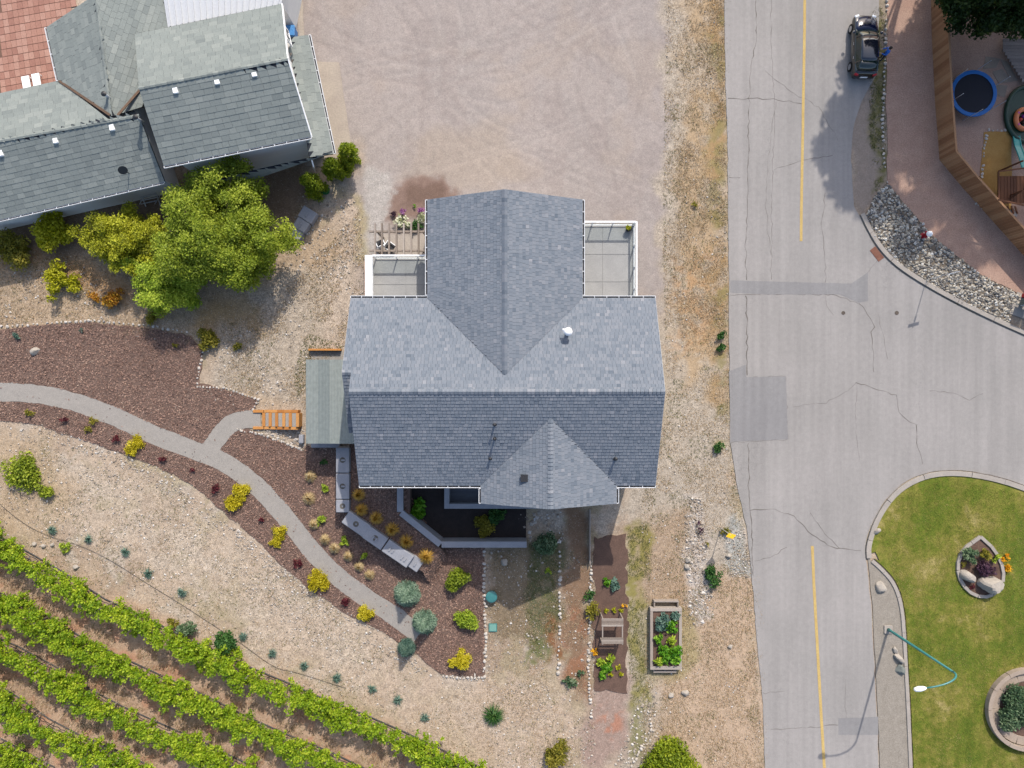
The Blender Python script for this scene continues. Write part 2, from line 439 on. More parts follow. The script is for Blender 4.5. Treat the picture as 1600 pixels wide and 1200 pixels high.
# rough slope by the trees
zone(C(196, 172, 144), [(-80, 340), (470, 300), (570, 420), (550, 640), (400, 640), (310, 540), (-80, 520)], .8, .8)
zone(C(198, 182, 162), [(400, 440), (560, 400), (560, 560), (480, 660), (420, 620), (330, 600), (340, 520)], .7, 1.0)
zone(C(192, 150, 104), [(-60, 370), (120, 400), (230, 440), (200, 480), (60, 420), (-60, 440)], .8, .4, k=.7)
zone(C(190, 154, 104), [(300, 480), (400, 470), (410, 520), (300, 520)], .8, .5, k=.7)
zone(C(216, 196, 176), [(500, 440), (575, 250), (600, 250), (560, 560), (500, 560)], .6, 1.0, k=.6)
# gravel lot
lotp = [(440, -120), (1075, -120), (1062, 60), (1052, 200), (1046, 330), (1030, 470), (1030, 640), (560, 640), (568, 330), (552, 240), (500, 150), (455, 60)]
zone(C(178, 167, 160), lotp, .9, .22)
lotm = sm(sdist(wx, wy, PW(lotp)), 0, 1.5)
trk = fbm(x * 1.0, y * .12, .9, 4, 77)
lay(C(172, 159, 152), lotm * sm(trk, .5, .62) * .55)
lay(C(186, 174, 166), lotm * sm(fbm(x * .6 + y * .5, y * .35 - x * .3, .5, 4, 87), .52, .62) * .6)
lay(C(184, 168, 154), lotm * sm(fbm(x, y, .25, 3, 97), .56, .68) * .4)
def pdist(line):
    q = [P(a, b)[:2] for a, b in smooth_px(line)]; d = np.full(len(x), 1e9)
    for i in range(len(q) - 1):
        a = np.array(q[i]); e = np.array(q[i + 1]) - a; t = np.clip(((x - a[0]) * e[0] + (y - a[1]) * e[1]) / (e @ e), 0, 1); d = np.minimum(d, np.hypot(x - a[0] - t * e[0], y - a[1] - t * e[1]))
    return d
RUT = np.zeros(len(x)); tg = random.Random(5)
for k in range(13):       # wheel tracks sweeping over the lot
    x0 = tg.uniform(560, 1020); x1 = tg.uniform(560, 1020); x2 = tg.uniform(500, 1040); line = [(x0, -60), (x0 * .5 + x1 * .5 + tg.uniform(-60, 60), 70), (x1, 170), (x2, 300)]
    if k > 8: line = [(480, tg.uniform(20, 140)), (640, tg.uniform(40, 150)), (800, tg.uniform(20, 170)), (1000, tg.uniform(-60, 120))]
    for off in (0, 34):
        d = pdist([(a + (off if k <= 8 else 0), b + (0 if k <= 8 else off)) for a, b in line]); w_ = np.exp(-(d / .17) ** 2) * (.4 + .6 * fbm(x, y, .5, 3, 200 + k)); RUT = np.maximum(RUT, w_)
        lay(C(190, 180, 172) if k % 2 else C(166, 153, 146), lotm * w_ * .34)
zone(C(182, 166, 150), [(640, 210), (800, 190), (830, 280), (700, 292), (630, 270)], .9, .2, k=.6)
zone(C(150, 126, 114), [(612, 300), (640, 274), (690, 276), (715, 300), (720, 330), (600, 345)], .4, .1, fine=True)
zone(C(120, 98, 86), [(640, 290), (690, 286), (700, 316), (630, 318)], .4, .1, fine=True, k=.7)
zone(C(196, 188, 180), [(572, 262), (612, 268), (616, 300), (600, 330), (598, 400), (568, 400), (570, 320)], .25, .5, fine=True)
zone(C(170, 156, 96), [(561, 300), (570, 300), (570, 400), (560, 400)], .4, .3, k=.6)
# verge between lot and road
zone(C(196, 182, 164), [(1040, -120), (1140, -120), (1150, 780), (1200, 1300), (960, 1300), (985, 780), (1040, 640), (1034, 420)], .6, .75)
zone(C(196, 168, 132), [(1072, -120), (1128, -120), (1136, 420), (1130, 560), (1078, 600), (1048, 470), (1062, 330), (1070, 100)], .9, .35, k=.85, mod=.35 + .65 * sm(nB, .42, .56))
zone(C(198, 158, 116), [(1046, 400), (1120, 380), (1128, 520), (1060, 560)], .8, .3, k=.7, mod=sm(nC, .4, .6))
zone(C(178, 146, 102), [(1104, -120), (1136, -120), (1142, 470), (1140, 640), (1116, 640), (1112, 300)], .7, .2, k=.85, mod=.3 + .7 * sm(nB, .38, .55))
zone(C(150, 140, 92), [(1108, -120), (1136, -120), (1142, 700), (1118, 700)], .6, .2, k=.7, mod=sm(fbm(x, y, 1.1, 4, 131), .52, .62))
zone(C(204, 176, 148), [(1060, 900), (1185, 890), (1200, 1300), (1010, 1300), (1030, 1060)], 1.2, .3, k=.85)
zone(C(180, 148, 116), [(980, 830), (1070, 800), (1080, 940), (1000, 960)], .9, .4, k=.6)
zone(C(212, 200, 188), [(1070, 780), (1095, 780), (1100, 900), (1110, 960), (1085, 980), (1075, 900)], .4, 1.0)
zone(C(186, 184, 176), [(1128, 830), (1160, 800), (1172, 870), (1172, 910), (1140, 900)], .4, 1.0)
zone(C(146, 138, 70), [(980, 825), (1012, 820), (1018, 900), (1005, 960), (1012, 1090), (985, 1110), (980, 960)], .35, .1, k=.85, mod=.45 + .55 * sm(nC, .35, .55))
zone(C(150, 142, 84), [(1066, 940), (1085, 960), (1082, 1050), (1020, 1068), (1008, 1050), (1010, 950)], .4, .2, k=.55)
# beds below the house
zone(C(150, 132, 108), [(760, 850), (880, 840), (880, 990), (830, 1000), (760, 985)], .5, .6)
zone(C(104, 108, 76), [(826, 850), (872, 850), (874, 985), (830, 1030), (822, 960)], .4, .2, k=.85, mod=.4 + .6 * sm(nC, .35, .55))
zone(C(126, 130, 84), [(806, 980), (880, 960), (872, 1030), (820, 1040)], .4, .2, k=.7, mod=sm(nC, .4, .6))
zone(C(150, 96, 66), [(855, 965), (878, 960), (876, 1030), (858, 1028)], .4, .2, k=.8, mod=sm(nC, .4, .55))
zone(C(150, 122, 98), [(882, 790), (918, 790), (918, 1000), (910, 1100), (880, 1060), (884, 940)], .4, .4)
zone(C(172, 120, 90), [(884, 950), (915, 950), (912, 1090), (880, 1080)], .5, .4, k=.6, mod=sm(nB, .45, .6))
zone(C(176, 152, 138), [(926, 1060), (980, 1060), (985, 1180), (930, 1200), (900, 1150)], .6, .5)
zone(C(196, 128, 96), [(935, 1100), (975, 1110), (960, 1150), (930, 1140)], .5, .2, k=.6, mod=sm(nC, .45, .6))
zone(C(130, 128, 78), [(988, 1100), (1008, 1100), (1005, 1190), (985, 1190)], .4, .2, k=.8)
zone(C(208, 186, 163), [(470, 930), (700, 1060), (860, 1060), (900, 1120), (880, 1240), (760, 1240), (560, 1090), (380, 1000)], 1.4, .8, k=.7)
# pale slope and vineyard soil
zone(C(212, 194, 172), [(90, 720), (230, 740), (400, 860), (560, 980), (640, 1040), (560, 1060), (400, 980), (250, 900), (110, 820)], 1.0, 1.0, k=.85, mod=.5 + .5 * sm(nB, .38, .58))
zone(C(196, 172, 142), [(-80, 660), (80, 690), (130, 800), (60, 850), (-80, 830)], .9, .7, k=.7)
vin = [(-400, 640), (-80, 830), (100, 890), (300, 990), (520, 1100), (760, 1210), (1000, 1400), (-600, 1500)]
zone(C(202, 172, 146), vin, 1.0, .35)
vm = sm(sdist(wx, wy, PW(vin)), 0, 1)
lay(C(206, 150, 118), vm * sm(nB, .56, .68) * .6)
lay(C(156, 122, 96), vm * sm(nC, .54, .66) * .6)
# strip beside the road on the yard side
zone(C(172, 156, 142), [(1328, 100), (1392, -60), (1390, 290), (1350, 345), (1326, 300)], .4, .2)
zone(C(122, 118, 64), [(1362, -60), (1386, -60), (1384, 290), (1368, 300), (1358, 200)], .35, .1, k=.85, mod=.4 + .6 * sm(nC, .35, .55))
# soil against the neighbour
zone(C(134, 110, 92), [(-80, 330), (260, 285), (470, 240), (500, 290), (460, 340), (250, 350), (90, 400), (-80, 400)], .8, .3, k=.8)
far = np.maximum(np.abs(x) - 44, np.abs(y) - 34)
lay(C(168, 150, 112), sm(far, 0, 60) * .6)
gz = -.03 * RUT - .012 - .035 * fbm(x, y, .8, 4, 61) - .02 * nC
nx_, ny_ = len(gx), len(gy)
ii = (np.arange(ny_ - 1)[:, None] * nx_ + np.arange(nx_ - 1)[None]).ravel()
gme = mesh_np('ground', np.stack([x, y, gz], 1), np.stack([ii, ii + 1, ii + nx_ + 1, ii + nx_], 1), M['ground'], smooth=True)
ca = gme.color_attributes.new('Col', 'FLOAT_COLOR', 'POINT'); ca.data.foreach_set('color', np.concatenate([colr, np.ones((len(x), 1))], 1).astype(np.float32).ravel())
sa_ = gme.attributes.new('stony', 'FLOAT', 'POINT'); sa_.data.foreach_set('value', stony.astype(np.float32))
tag(link(bpy.data.objects.new('ground', gme)), kind='structure')

# ------------------------------------------------------------------ roads
island = smooth_px([(1352, 872), (1351, 850), (1366, 806), (1395, 765), (1435, 741), (1480, 733), (1540, 739), (1600, 757), (1700, 800), (1850, 900)])
topk = smooth_px([(1342, 336), (1354, 362), (1372, 392), (1400, 420), (1450, 452), (1520, 489), (1600, 526), (1720, 575), (2000, 660)])
roadp = [(1129, -160), (1133, 100), (1137, 240), (1139, 460), (1141, 690), (1152, 760), (1166, 820), (1174, 890), (1181, 980), (1192, 1100), (1200, 1360),
         (1378, 1360), (1370, 1120), (1362, 960), (1354, 878)] + island + [(2000, 1010), (2300, 1010), (2300, 770)] + topk[::-1] + [(1334, 322), (1330, 250), (1333, 200), (1346, 160), (1372, 110), (1376, -160)]
road = sheet('road', roadp, .010, M['asphalt'], .035, .4)
def patch(poly): return sheet('asphalt_patch', poly, .016, M['patch'], .008, .6, None, road)
patch([(1141, 438), (1208, 440), (1330, 443), (1356, 425), (1356, 470), (1342, 473), (1312, 460), (1200, 460), (1141, 457)])
patch([(1139, 580), (1165, 570), (1166, 589), (1228, 588), (1231, 686), (1142, 690)])
patch([(1310, 1122), (1372, 1120), (1372, 1148), (1310, 1148)])
def crack(line, wd=.035, seed=0, jit=1.6):
    g = random.Random(seed); pts = densify(line, 7, False)
    pts = [(p[0] + g.uniform(-jit, jit), p[1] + g.uniform(-jit, jit)) for p in pts]
    vs = []; fs = []
    for i, p in enumerate(pts):
        a = P(*pts[max(i - 1, 0)]); b = P(*pts[min(i + 1, len(pts) - 1)]); d = (b - a); d.normalize()
        nrm = Vector((-d.y, d.x, 0)) * wd * .62 * g.uniform(.2, 1.3); q = P(*p); q.z = .0145
        vs += [q - nrm, q + nrm]
        if i: k = 2 * i; fs.append((k - 2, k, k + 1, k - 1))
    b = MB(); b.add(vs, fs); return b.build('crack', M['crack'], road)
CR = [([(1180, 0), (1182, 55), (1172, 110), (1170, 190), (1168, 280), (1165, 380), (1166, 437)], .045), ([(1166, 461), (1167, 520), (1168, 588)], .06),
      ([(1169, 690), (1170, 760), (1174, 830), (1176, 900)], .05), ([(1206, 0), (1204, 60), (1210, 170), (1206, 300), (1205, 437)], .025),
      ([(1138, 155), (1200, 154), (1240, 160), (1258, 165)], .04), ([(1195, 110), (1230, 140), (1280, 168), (1310, 220)], .025), ([(1208, 265), (1255, 250), (1300, 243)], .03),
      ([(1213, 160), (1202, 230), (1196, 320), (1204, 400)], .02), ([(1290, 300), (1284, 350), (1288, 380), (1290, 440)], .03), ([(1290, 460), (1294, 485), (1302, 492)], .02),
      ([(1357, 425), (1365, 412), (1374, 404)], .025), ([(1342, 474), (1352, 485), (1368, 510), (1360, 520), (1366, 560), (1365, 580)], .04), ([(1372, 490), (1378, 515), (1388, 560)], .02),
      ([(1240, 635), (1290, 630), (1330, 605), (1338, 597)], .02), ([(1338, 597), (1400, 618), (1406, 645), (1420, 660), (1432, 664)], .04), ([(1338, 597), (1336, 660), (1342, 720)], .018),
      ([(1432, 664), (1434, 700), (1442, 724)], .05), ([(1452, 610), (1490, 615), (1515, 624), (1535, 615)], .025),
      ([(1172, 797), (1210, 796), (1240, 806), (1270, 835), (1300, 856), (1345, 860)], .045), ([(1265, 800), (1290, 835), (1312, 856)], .03), ([(1178, 876), (1210, 868), (1228, 855)], .03),
      ([(1205, 1139), (1260, 1138), (1310, 1132)], .035), ([(1190, 1083), (1225, 1081)], .02), ([(1320, 1060), (1322, 1122)], .015),
      ([(1140, 460), (1200, 459), (1300, 460), (1342, 474)], .03), ([(1141, 691), (1231, 687), (1228, 588), (1166, 590)], .02), ([(1138, 278), (1158, 277)], .04)]
for i, (l, wd_) in enumerate(CR): crack(l, wd_, i)
def paint(poly):
    o = sheet('centre_line', poly, .020, M['line'], .006, .25, None, road); return o
paint(ribbon([(1258, -160), (1257, 40), (1255, 160), (1252.5, 300), (1251.5, 377)], 4.2))
paint(ribbon([(1269, 853), (1272, 920), (1277, 1010), (1282, 1100), (1288, 1200), (1296, 1340)], 4.4))
def cover(px, py, r, mat, label):
    b = MB(); q = P(px, py); b.lathe((q.x, q.y, .012), [(r, 0), (r, .012), (r * .8, .012), (r * .78, .006), (.02, .006)], 18)
    tag(b.build('valve_cover', mat, None), label, 'valve cover', 'valve covers in the junction')
M['iron'] = rough_mat('cast_iron', C(120, 108, 98), C(100, 90, 82), 4, 30)
cover(1317.5, 489, .14, M['iron'], 'small round iron valve cover below the narrow asphalt patch'); cover(1401, 489, .15, M['iron'], 'small round iron valve cover between the long crack and the sign shadow')
# kerbs and edging
kerb_m = M['concrete']
def kerb(name, line, wd, hgt, seg=2.4, mat=None, label=None, cat='kerb'):
    q = densify([P(a, b)[:2] for a, b in line], .35, False)
    c0 = Vector((q[0][0], q[0][1], 0)); t = empty(name, c0, label, cat)
    step = max(2, int(seg / .35)); i = 0
    while i < len(q) - 1:
        e = q[i:i + step + 1]; i += step
        if len(e) < 2: break
        e = [np.array(p) for p in e]; e[0] = e[0] + (e[1] - e[0]) * .05
        L = []; Rr = []
        for k in range(len(e)):
            d = e[min(k + 1, len(e) - 1)] - e[max(k - 1, 0)]; d = d / (np.linalg.norm(d) + 1e-9); nn = np.array([-d[1], d[0]])
            L.append(e[k] + nn * wd / 2); Rr.append(e[k] - nn * wd / 2)
        b = MB(); b.prism(L + Rr[::-1], -.05, hgt + R.uniform(-.004, .004)); b.build('kerb_stone', mat or kerb_m, t, bevel=.02)
    return t
def offs(line, d):
    p = [np.array(q, float) for q in line]; o = []
    for i in range(len(p)):
        t = p[min(i + 1, len(p) - 1)] - p[max(i - 1, 0)]; t /= np.linalg.norm(t); o.append(tuple(p[i] + np.array([-t[1], t[0]]) * d))
    return o
kerb('concrete_kerb', offs(topk, -5), .32, .13, label='curved concrete kerb between the side street and the river rock bed')
kerb('concrete_kerb', offs(island, 5), .36, .13, label='rounded concrete kerb around the tip of the mown lawn')
edg = smooth_px([(1362, 876), (1378, 890), (1397, 912), (1408, 945), (1412, 990), (1418, 1100), (1424, 1240), (1430, 1360)])
kerb('concrete_edging', edg, .26, .10, label='narrow concrete edging between the lawn and the gravel strip', cat='edging')
sheet('gravel_strip', [(1356, 872), (1364, 960), (1372, 1120), (1380, 1360)] + offs(edg, 0)[::-1], .022, M['strip'], .03)
lawnp = offs(island, 9)[3:] + [(2000, 1000), (2300, 1020), (2300, 1500), (1440, 1500)] + offs(edg, -5)[::-1] + [(1374, 876), (1368, 862)]
sheet('lawn', lawnp, .05, M['lawn'], .02)
# storm drain
b = MB(); q = P(1370, 397); b.box((q.x, q.y, .02), (1.05, .5, .02), math.radians(-52))
dr = empty('storm_drain', (q.x, q.y, 0), 'rusty red storm drain grate beside the curved kerb', 'drain')
M['rust'] = rough_mat('rusty_iron', C(160, 112, 92), C(136, 92, 76), 4, 25)
b.build('frame', M['rust'], dr)
for k in range(6):
    b = MB(); a = math.radians(-52); o_ = (k - 2.5) * .15; b.box((q.x + math.cos(a) * o_, q.y + math.sin(a) * o_, .036), (.05, .42, .016), a); b.build('bar', M['rust'], dr)

# ------------------------------------------------------------------ mulch beds, path, yard sheets
mulA = [(-90, 515), (0, 516), (60, 508), (140, 504), (230, 512), (298, 525), (317, 548), (312, 600), (350, 608), (402, 626), (398, 642), (375, 645), (350, 664), (330, 700), (240, 690), (100, 630), (-90, 620)]
mulB = [(-90, 618), (60, 622), (140, 640), (240, 684), (330, 706), (352, 674), (372, 668), (400, 675), (440, 690), (474, 706), (476, 697), (640, 697), (640, 770), (690, 856), (757, 857), (757, 1057), (690, 1054), (650, 1022), (600, 988), (540, 957), (480, 917), (440, 882), (400, 842), (350, 800), (300, 757), (230, 722), (150, 694), (60, 664), (-90, 648)]
sheet('mulch_bed', mulA, .008, M['mulch'], .10); sheet('mulch_bed', mulB, .007, M['mulch'], .12)
cl = smooth_px([(-90, 611), (40, 613), (100, 622), (170, 646), (240, 680), (300, 702), (345, 718), (395, 752), (440, 800), (475, 845), (510, 886), (560, 927), (610, 957), (655, 992)])
pathp = ribbon(cl, 29)
br = ribbon(smooth_px([(322, 712), (338, 688), (356, 664), (378, 655), (408, 655)]), [40, 34, 30, 29, 28, 28, 28, 28, 28, 28, 28, 28, 28, 28])
sheet('garden_path', pathp, .024, M['path'], .05, .25); sheet('garden_path', br, .029, M['path'], .04, .25)
def chips(poly, avoid, seed):
    pts = scatter(poly, 150, seed); k = np.ones(len(pts), bool)
    for a in avoid: k &= ~inpoly(pts[:, 0], pts[:, 1], PW(a))
    # keep a few that spilled on the path edge
    k |= (NR.random(len(pts)) < .015)
    pts = pts[k]; n = len(pts)
    p3 = np.concatenate([pts, NR.uniform(.012, .05, (n, 1))], 1)
    V, Fc, T = leaves(p3, .075, seed, 1.1, .42, np.clip(NR.random(n) * .75 + .3 * fbm(pts[:, 0], pts[:, 1], .6, 3, 8), 0, 1))
    V[:, 2] = np.maximum(V[:, 2], .009)
    tag(obj_np('bark_chips', V, Fc, M['chips'], T), 'loose reddish brown bark chips covering the garden beds', 'bark chips', kind='stuff')
chips(mulA, [pathp, br], 1); chips(mulB, [pathp, br], 2)
ZT = 1.0
tz = [P(a, b, ZT) for a, b in ((546, 694), (640, 694), (640, 770), (640, 815), (690, 858), (660, 893), (600, 856), (546, 812))]
tb = [P(a, b, 0) for a, b in ((700, 872), (672, 914))]
m = MB(); nt_ = len(tz); m.add(tz + [Vector((p.x, p.y, -.05)) for p in tz] + tb, [tuple(range(nt_))[::-1]] + [(i, (i + 1) % nt_, (i + 1) % nt_ + nt_, i + nt_) for i in (0, 1, 2, 3, 5, 6, 7)] + [(4, 5, 2 * nt_ + 1, 2 * nt_), (4, 2 * nt_, 4 + nt_), (5, 5 + nt_, 2 * nt_ + 1)])
tag(m.build('mulch_terrace', M['mulch']), kind='structure')
pts = scatter([(548, 696), (638, 696), (638, 770), (640, 818), (688, 858), (660, 890), (600, 852), (548, 808)], 150, 6) * (H - ZT) / H; p3 = np.concatenate([pts, NR.uniform(ZT + .008, ZT + .045, (len(pts), 1))], 1)
u_ = NR.random(520)[:, None]; v_ = NR.random(520)[:, None]; A4 = [np.array(q) for q in (tz[4], tz[5], tb[1], tb[0])]
pr = (A4[0] * (1 - u_) + A4[1] * u_) * (1 - v_) + (A4[3] * (1 - u_) + A4[2] * u_) * v_ + np.array([0, 0, .035]); p3 = np.concatenate([p3, pr])
V, Fc, T = leaves(p3, .075, 6, 1.1, .42)
tag(obj_np('bark_chips', V, Fc, M['chips'], np.clip(T * .8 + .1, 0, 1)), 'bark chips on the raised terrace behind the concrete blocks', 'bark chips', kind='stuff')
yardp = [(1388, -200), (1385, 150), (1386, 285), (1410, 318), (1462, 374), (1525, 424), (1600, 462), (1720, 510), (2300, 620), (2300, -200)]
sheet('yard_gravel', yardp, .012, M['yard'], .08)
rockp = [(1352, 340), (1366, 306), (1386, 286), (1412, 318), (1464, 375), (1526, 425), (1596, 464), (1574, 506), (1500, 473), (1442, 441), (1395, 408), (1366, 372)]
sheet('rock_bed', rockp, .02, M['rockbed'], .04)
pts = scatter(rockp, 62, 5); V, Fc, T = pebbles(pts, NR.uniform(.05, .15, len(pts)), NR.uniform(.03, .08, len(pts)), .7, 5)
tag(obj_np('river_rocks', V, Fc, M['river'], T), 'bed of pale rounded river rocks behind the curved kerb', 'river rocks', kind='stuff')
slabp = [(484, 96), (530, 98), (548, 225), (540, 255), (516, 260), (494, 150)]
sheet('concrete_slab', slabp, .014, M['slab'], .03); sheet('concrete_slab', [(455, -120), (466, -120), (478, 96), (484, 98), (500, 190), (520, 260), (480, 260)], .018, M['slab'], .03)
sheet('soil_bed', [(928, 838), (978, 836), (980, 960), (978, 1080), (930, 1078), (926, 960)], .008, M['soil'], .2)
sheet('sand_pit', [(1538, 207), (1580, 205), (1580, 330), (1552, 345), (1530, 318), (1532, 260)], .03, M['sand'], .05)

# ------------------------------------------------------------------ loose stones, dry grass, weeds (nobody could count them)
def nz(sc, a, b, seed): return lambda X, Y: sm(fbm(X, Y, sc, 4, seed), a, b)
def stuff_peb(poly, d, s0, s1, seed, thin=None):
    pts = scatter(poly, d, seed, thin); n = len(pts); sz = s0 + (s1 - s0) * NR.random(n) ** 3
    return pebbles(pts, sz, -.01, .6, seed)
def join(parts):
    V = []; Fs = []; T = []; o = 0
    for v, f, t in parts: V.append(v); Fs.append(f + o); T.append(t); o += len(v)
    return np.concatenate(V), np.concatenate(Fs), np.concatenate(T)
slope = [(-80, 650), (70, 670), (230, 730), (400, 850), (560, 980), (700, 1070), (860, 1060), (900, 1200), (760, 1230), (520, 1100), (300, 990), (90, 890), (-80, 830)]
upper = [(-60, 420), (110, 400), (230, 500), (320, 520), (470, 430), (560, 330), (572, 420), (555, 560), (480, 640), (400, 636), (350, 605), (315, 540), (60, 505), (-60, 512)]
verge = [(1040, -60), (1132, -60), (1140, 700), (1170, 860), (1196, 1250), (1000, 1250), (1010, 900), (1000, 790), (1042, 640), (1036, 400)]
south = [(760, 860), (930, 860), (930, 1200), (760, 1200)]
parts = [stuff_peb(slope, 15, .02, .10, 1, nz(.5, .36, .6, 3)), stuff_peb(upper, 18, .025, .11, 2, nz(.6, .42, .58, 4)), stuff_peb(verge, 9, .02, .09, 3, nz(.8, .42, .6, 5)),
         stuff_peb(south, 14, .025, .11, 4, nz(.6, .35, .6, 6)), stuff_peb([(1070, 775), (1096, 775), (1104, 880), (1122, 960), (1080, 985), (1074, 900)], 36, .03, .16, 6),
         stuff_peb([(1128, 840), (1160, 810), (1172, 880), (1165, 915), (1140, 900)], 30, .03, .12, 7),
         stuff_peb([(470, 290), (570, 300), (566, 420), (480, 440), (440, 420)], 10, .03, .13, 8), stuff_peb([(395, 668), (476, 672), (474, 704), (420, 684)], 45, .04, .14, 9),
         stuff_peb([(300, 620), (470, 560), (478, 640), (400, 640)], 14, .03, .13, 10, nz(.6, .4, .55, 9)), stuff_peb([(1000, 1090), (1030, 1080), (1018, 1170), (980, 1200), (960, 1200)], 30, .03, .14, 11),
         stuff_peb([(560, 1000), (640, 1020), (680, 1060), (560, 1000), (350, 820), (380, 830)], 30, .03, .14, 12), stuff_peb([(690, 1050), (760, 1054), (760, 1064), (690, 1062)], 40, .04, .14, 13),
         stuff_peb([(330, 800), (480, 905), (600, 990), (640, 1040), (540, 1035), (420, 955), (330, 880)], 34, .02, .09, 16, nz(.6, .36, .55, 61)), stuff_peb([(100, 720), (240, 745), (330, 800), (330, 870), (200, 830)], 22, .02, .09, 17, nz(.6, .38, .55, 62)), stuff_peb([(805, 800), (880, 800), (880, 850), (830, 850)], 14, .05, .2, 14), stuff_peb([(60, 660), (250, 730), (400, 850), (480, 920), (600, 990), (590, 1000), (460, 925), (380, 860), (230, 750), (50, 675)], 26, .03, .12, 15)]
V, Fc, T = join(parts)
tag(obj_np('loose_stones', V, Fc, M['peb'], T), 'pale loose stones scattered over the dry ground', 'stones', kind='stuff')
def stuff_bl(poly, d, h, l, wd, seed, thin=None):
    return blades(scatter(poly, d, seed, thin), h, l, wd, seed, -.03)
parts = [stuff_bl(verge, 110, .10, .14, .016, 21, nz(.6, .36, .56, 11)), stuff_bl([(1074, -60), (1130, -60), (1136, 520), (1070, 580), (1050, 420)], 110, .13, .15, .018, 22, nz(.7, .4, .55, 12)),
         stuff_bl(slope, 40, .12, .15, .014, 23, nz(.5, .42, .6, 13)), stuff_bl(upper, 100, .15, .17, .016, 24, nz(.5, .4, .58, 14)), stuff_bl(south, 80, .12, .13, .015, 25, nz(.6, .42, .6, 15)),
         stuff_bl([(-60, 830), (100, 890), (520, 1100), (740, 1200), (-60, 1200)], 90, .24, .22, .016, 26, nz(.6, .42, .58, 16)), stuff_bl([(1060, 920), (1190, 900), (1200, 1250), (1010, 1250)], 95, .10, .14, .016, 27, nz(.9, .35, .55, 17)),
         stuff_bl([(-60, 370), (140, 400), (300, 480), (300, 510), (60, 500), (-60, 510)], 40, .14, .2, .018, 28)]
V, Fc, T = join(parts)
tag(obj_np('dry_grass', V, Fc, M['dry'], T), 'sparse straw coloured dry grass on the open ground', 'dry grass', kind='stuff')
parts = [stuff_bl(slope, 26, .1, .14, .018, 45, nz(.7, .48, .62, 28)), stuff_bl([(980, 825), (1012, 820), (1018, 900), (1005, 960), (1012, 1090), (985, 1110), (980, 960)], 170, .09, .12, .018, 31, nz(.9, .3, .5, 18)), stuff_bl(verge, 55, .11, .13, .018, 32, nz(.9, .53, .61, 19)),
         stuff_bl([(1362, -60), (1385, -60), (1384, 290), (1368, 300), (1358, 200)], 150, .12, .14, .02, 33, nz(.9, .38, .52, 20)), stuff_bl([(826, 850), (872, 850), (874, 985), (830, 1030), (822, 960)], 190, .08, .1, .018, 34, nz(.8, .35, .5, 21)),
         stuff_bl([(1396, 290), (1470, 350), (1540, 400), (1600, 440), (1600, 420), (1500, 330), (1440, 270)], 20, .1, .12, .02, 35, nz(.9, .5, .62, 22)), stuff_bl([(1345, 345), (1400, 424), (1500, 480), (1500, 470), (1400, 410), (1352, 345)], 60, .1, .14, .02, 36),
         stuff_bl(south, 16, .1, .12, .018, 37, nz(.8, .48, .6, 23)), stuff_bl(upper, 26, .12, .14, .018, 38, nz(.8, .5, .62, 24)), stuff_bl([(1132, 0), (1140, 0), (1144, 700), (1178, 870), (1196, 1200), (1186, 1200), (1136, 700)], 26, .1, .1, .02, 39, nz(1.2, .45, .6, 25)),
         stuff_bl([(470, 545), (480, 520), (540, 540), (478, 600), (465, 620), (458, 590)], 120, .1, .14, .02, 40), stuff_bl([(-60, 830), (100, 890), (520, 1100), (740, 1200), (-60, 1200)], 10, .12, .14, .02, 41, nz(.8, .5, .6, 26))]
V, Fc, T = join(parts)
tag(obj_np('green_weeds', V, Fc, M['weed'], T), 'low green weeds growing in patches on the open ground', 'weeds', kind='stuff')
vis_lawn = [p for p in lawnp if p[0] < 1700 and p[1] < 1300]
pts = scatter([(1372, 840), (1400, 780), (1480, 745), (1600, 772), (1640, 790), (1640, 1230), (1432, 1230), (1422, 1100), (1414, 980), (1404, 920)], 260, 51)
V, Fc, T = blades(pts, .06, .07, .016, 51, .045)
T = np.clip(.55 * T + 1.4 * (fbm(pts[:, 0], pts[:, 1], .28, 4, 71) * .6 + fbm(pts[:, 0], pts[:, 1], 1.5, 3, 72) * .4 - .28), 0, 1)
tag(obj_np('lawn_grass', V, Fc, M['lawnblade'], T), 'short green and straw coloured mown lawn grass', 'grass', kind='stuff')

# borders of white stones, each stone a piece
STN = []
for k in range(6):
    g = random.Random(k + 50); bm = bmesh.new(); bmesh.ops.create_icosphere(bm, subdivisions=1, radius=1)
    for v in bm.verts: v.co = Vector((v.co.x * g.uniform(.75, 1.2), v.co.y * g.uniform(.7, 1.15), v.co.z * g.uniform(.5, .85)))
    me = bpy.data.meshes.new('stone'); bm.to_mesh(me); bm.free(); set_tint(me, [g.random() * .6 + .2 + .0] * len(me.polygons)); me.materials.append(M['stone']); STN.append(me)
def stone_border(line, r, gap, label, z=.03, name='stone_border'):
    q = densify([P(a, b)[:2] for a, b in line], gap, False); c0 = Vector((q[0][0], q[0][1], 0))
    t = empty(name, c0, label, 'stone border')
    for p in q:
        if R.random() < .06: continue
        o = bpy.data.objects.new('stone', R.choice(STN)); k = r * R.uniform(.6, 1.35)
        o.location = (p[0] + R.gauss(0, r * .28), p[1] + R.gauss(0, r * .28), z); o.scale = (k, k * R.uniform(.7, 1.1), k * .8); o.rotation_euler = (R.uniform(-.3, .3), R.uniform(-.3, .3), R.uniform(0, 6.28)); link(o, t)
stone_border([(-5, 512), (60, 506), (140, 501), (232, 508), (300, 521)], .11, .34, 'broken line of white stones along the tree side edge of the largest mulch bed')
stone_border([(318, 545), (312, 575), (308, 604), (350, 606), (404, 624), (396, 640)], .10, .24, 'white stones along the stepped end of the largest mulch bed')
stone_border([(370, 672), (400, 676), (440, 690), (472, 703)], .12, .22, 'white stones between the wooden steps and the mulch bed')
stone_border([(756, 862), (757, 930), (759, 990), (756, 1056)], .14, .27, 'straight row of white stones along the mulch bed beside the green lids')
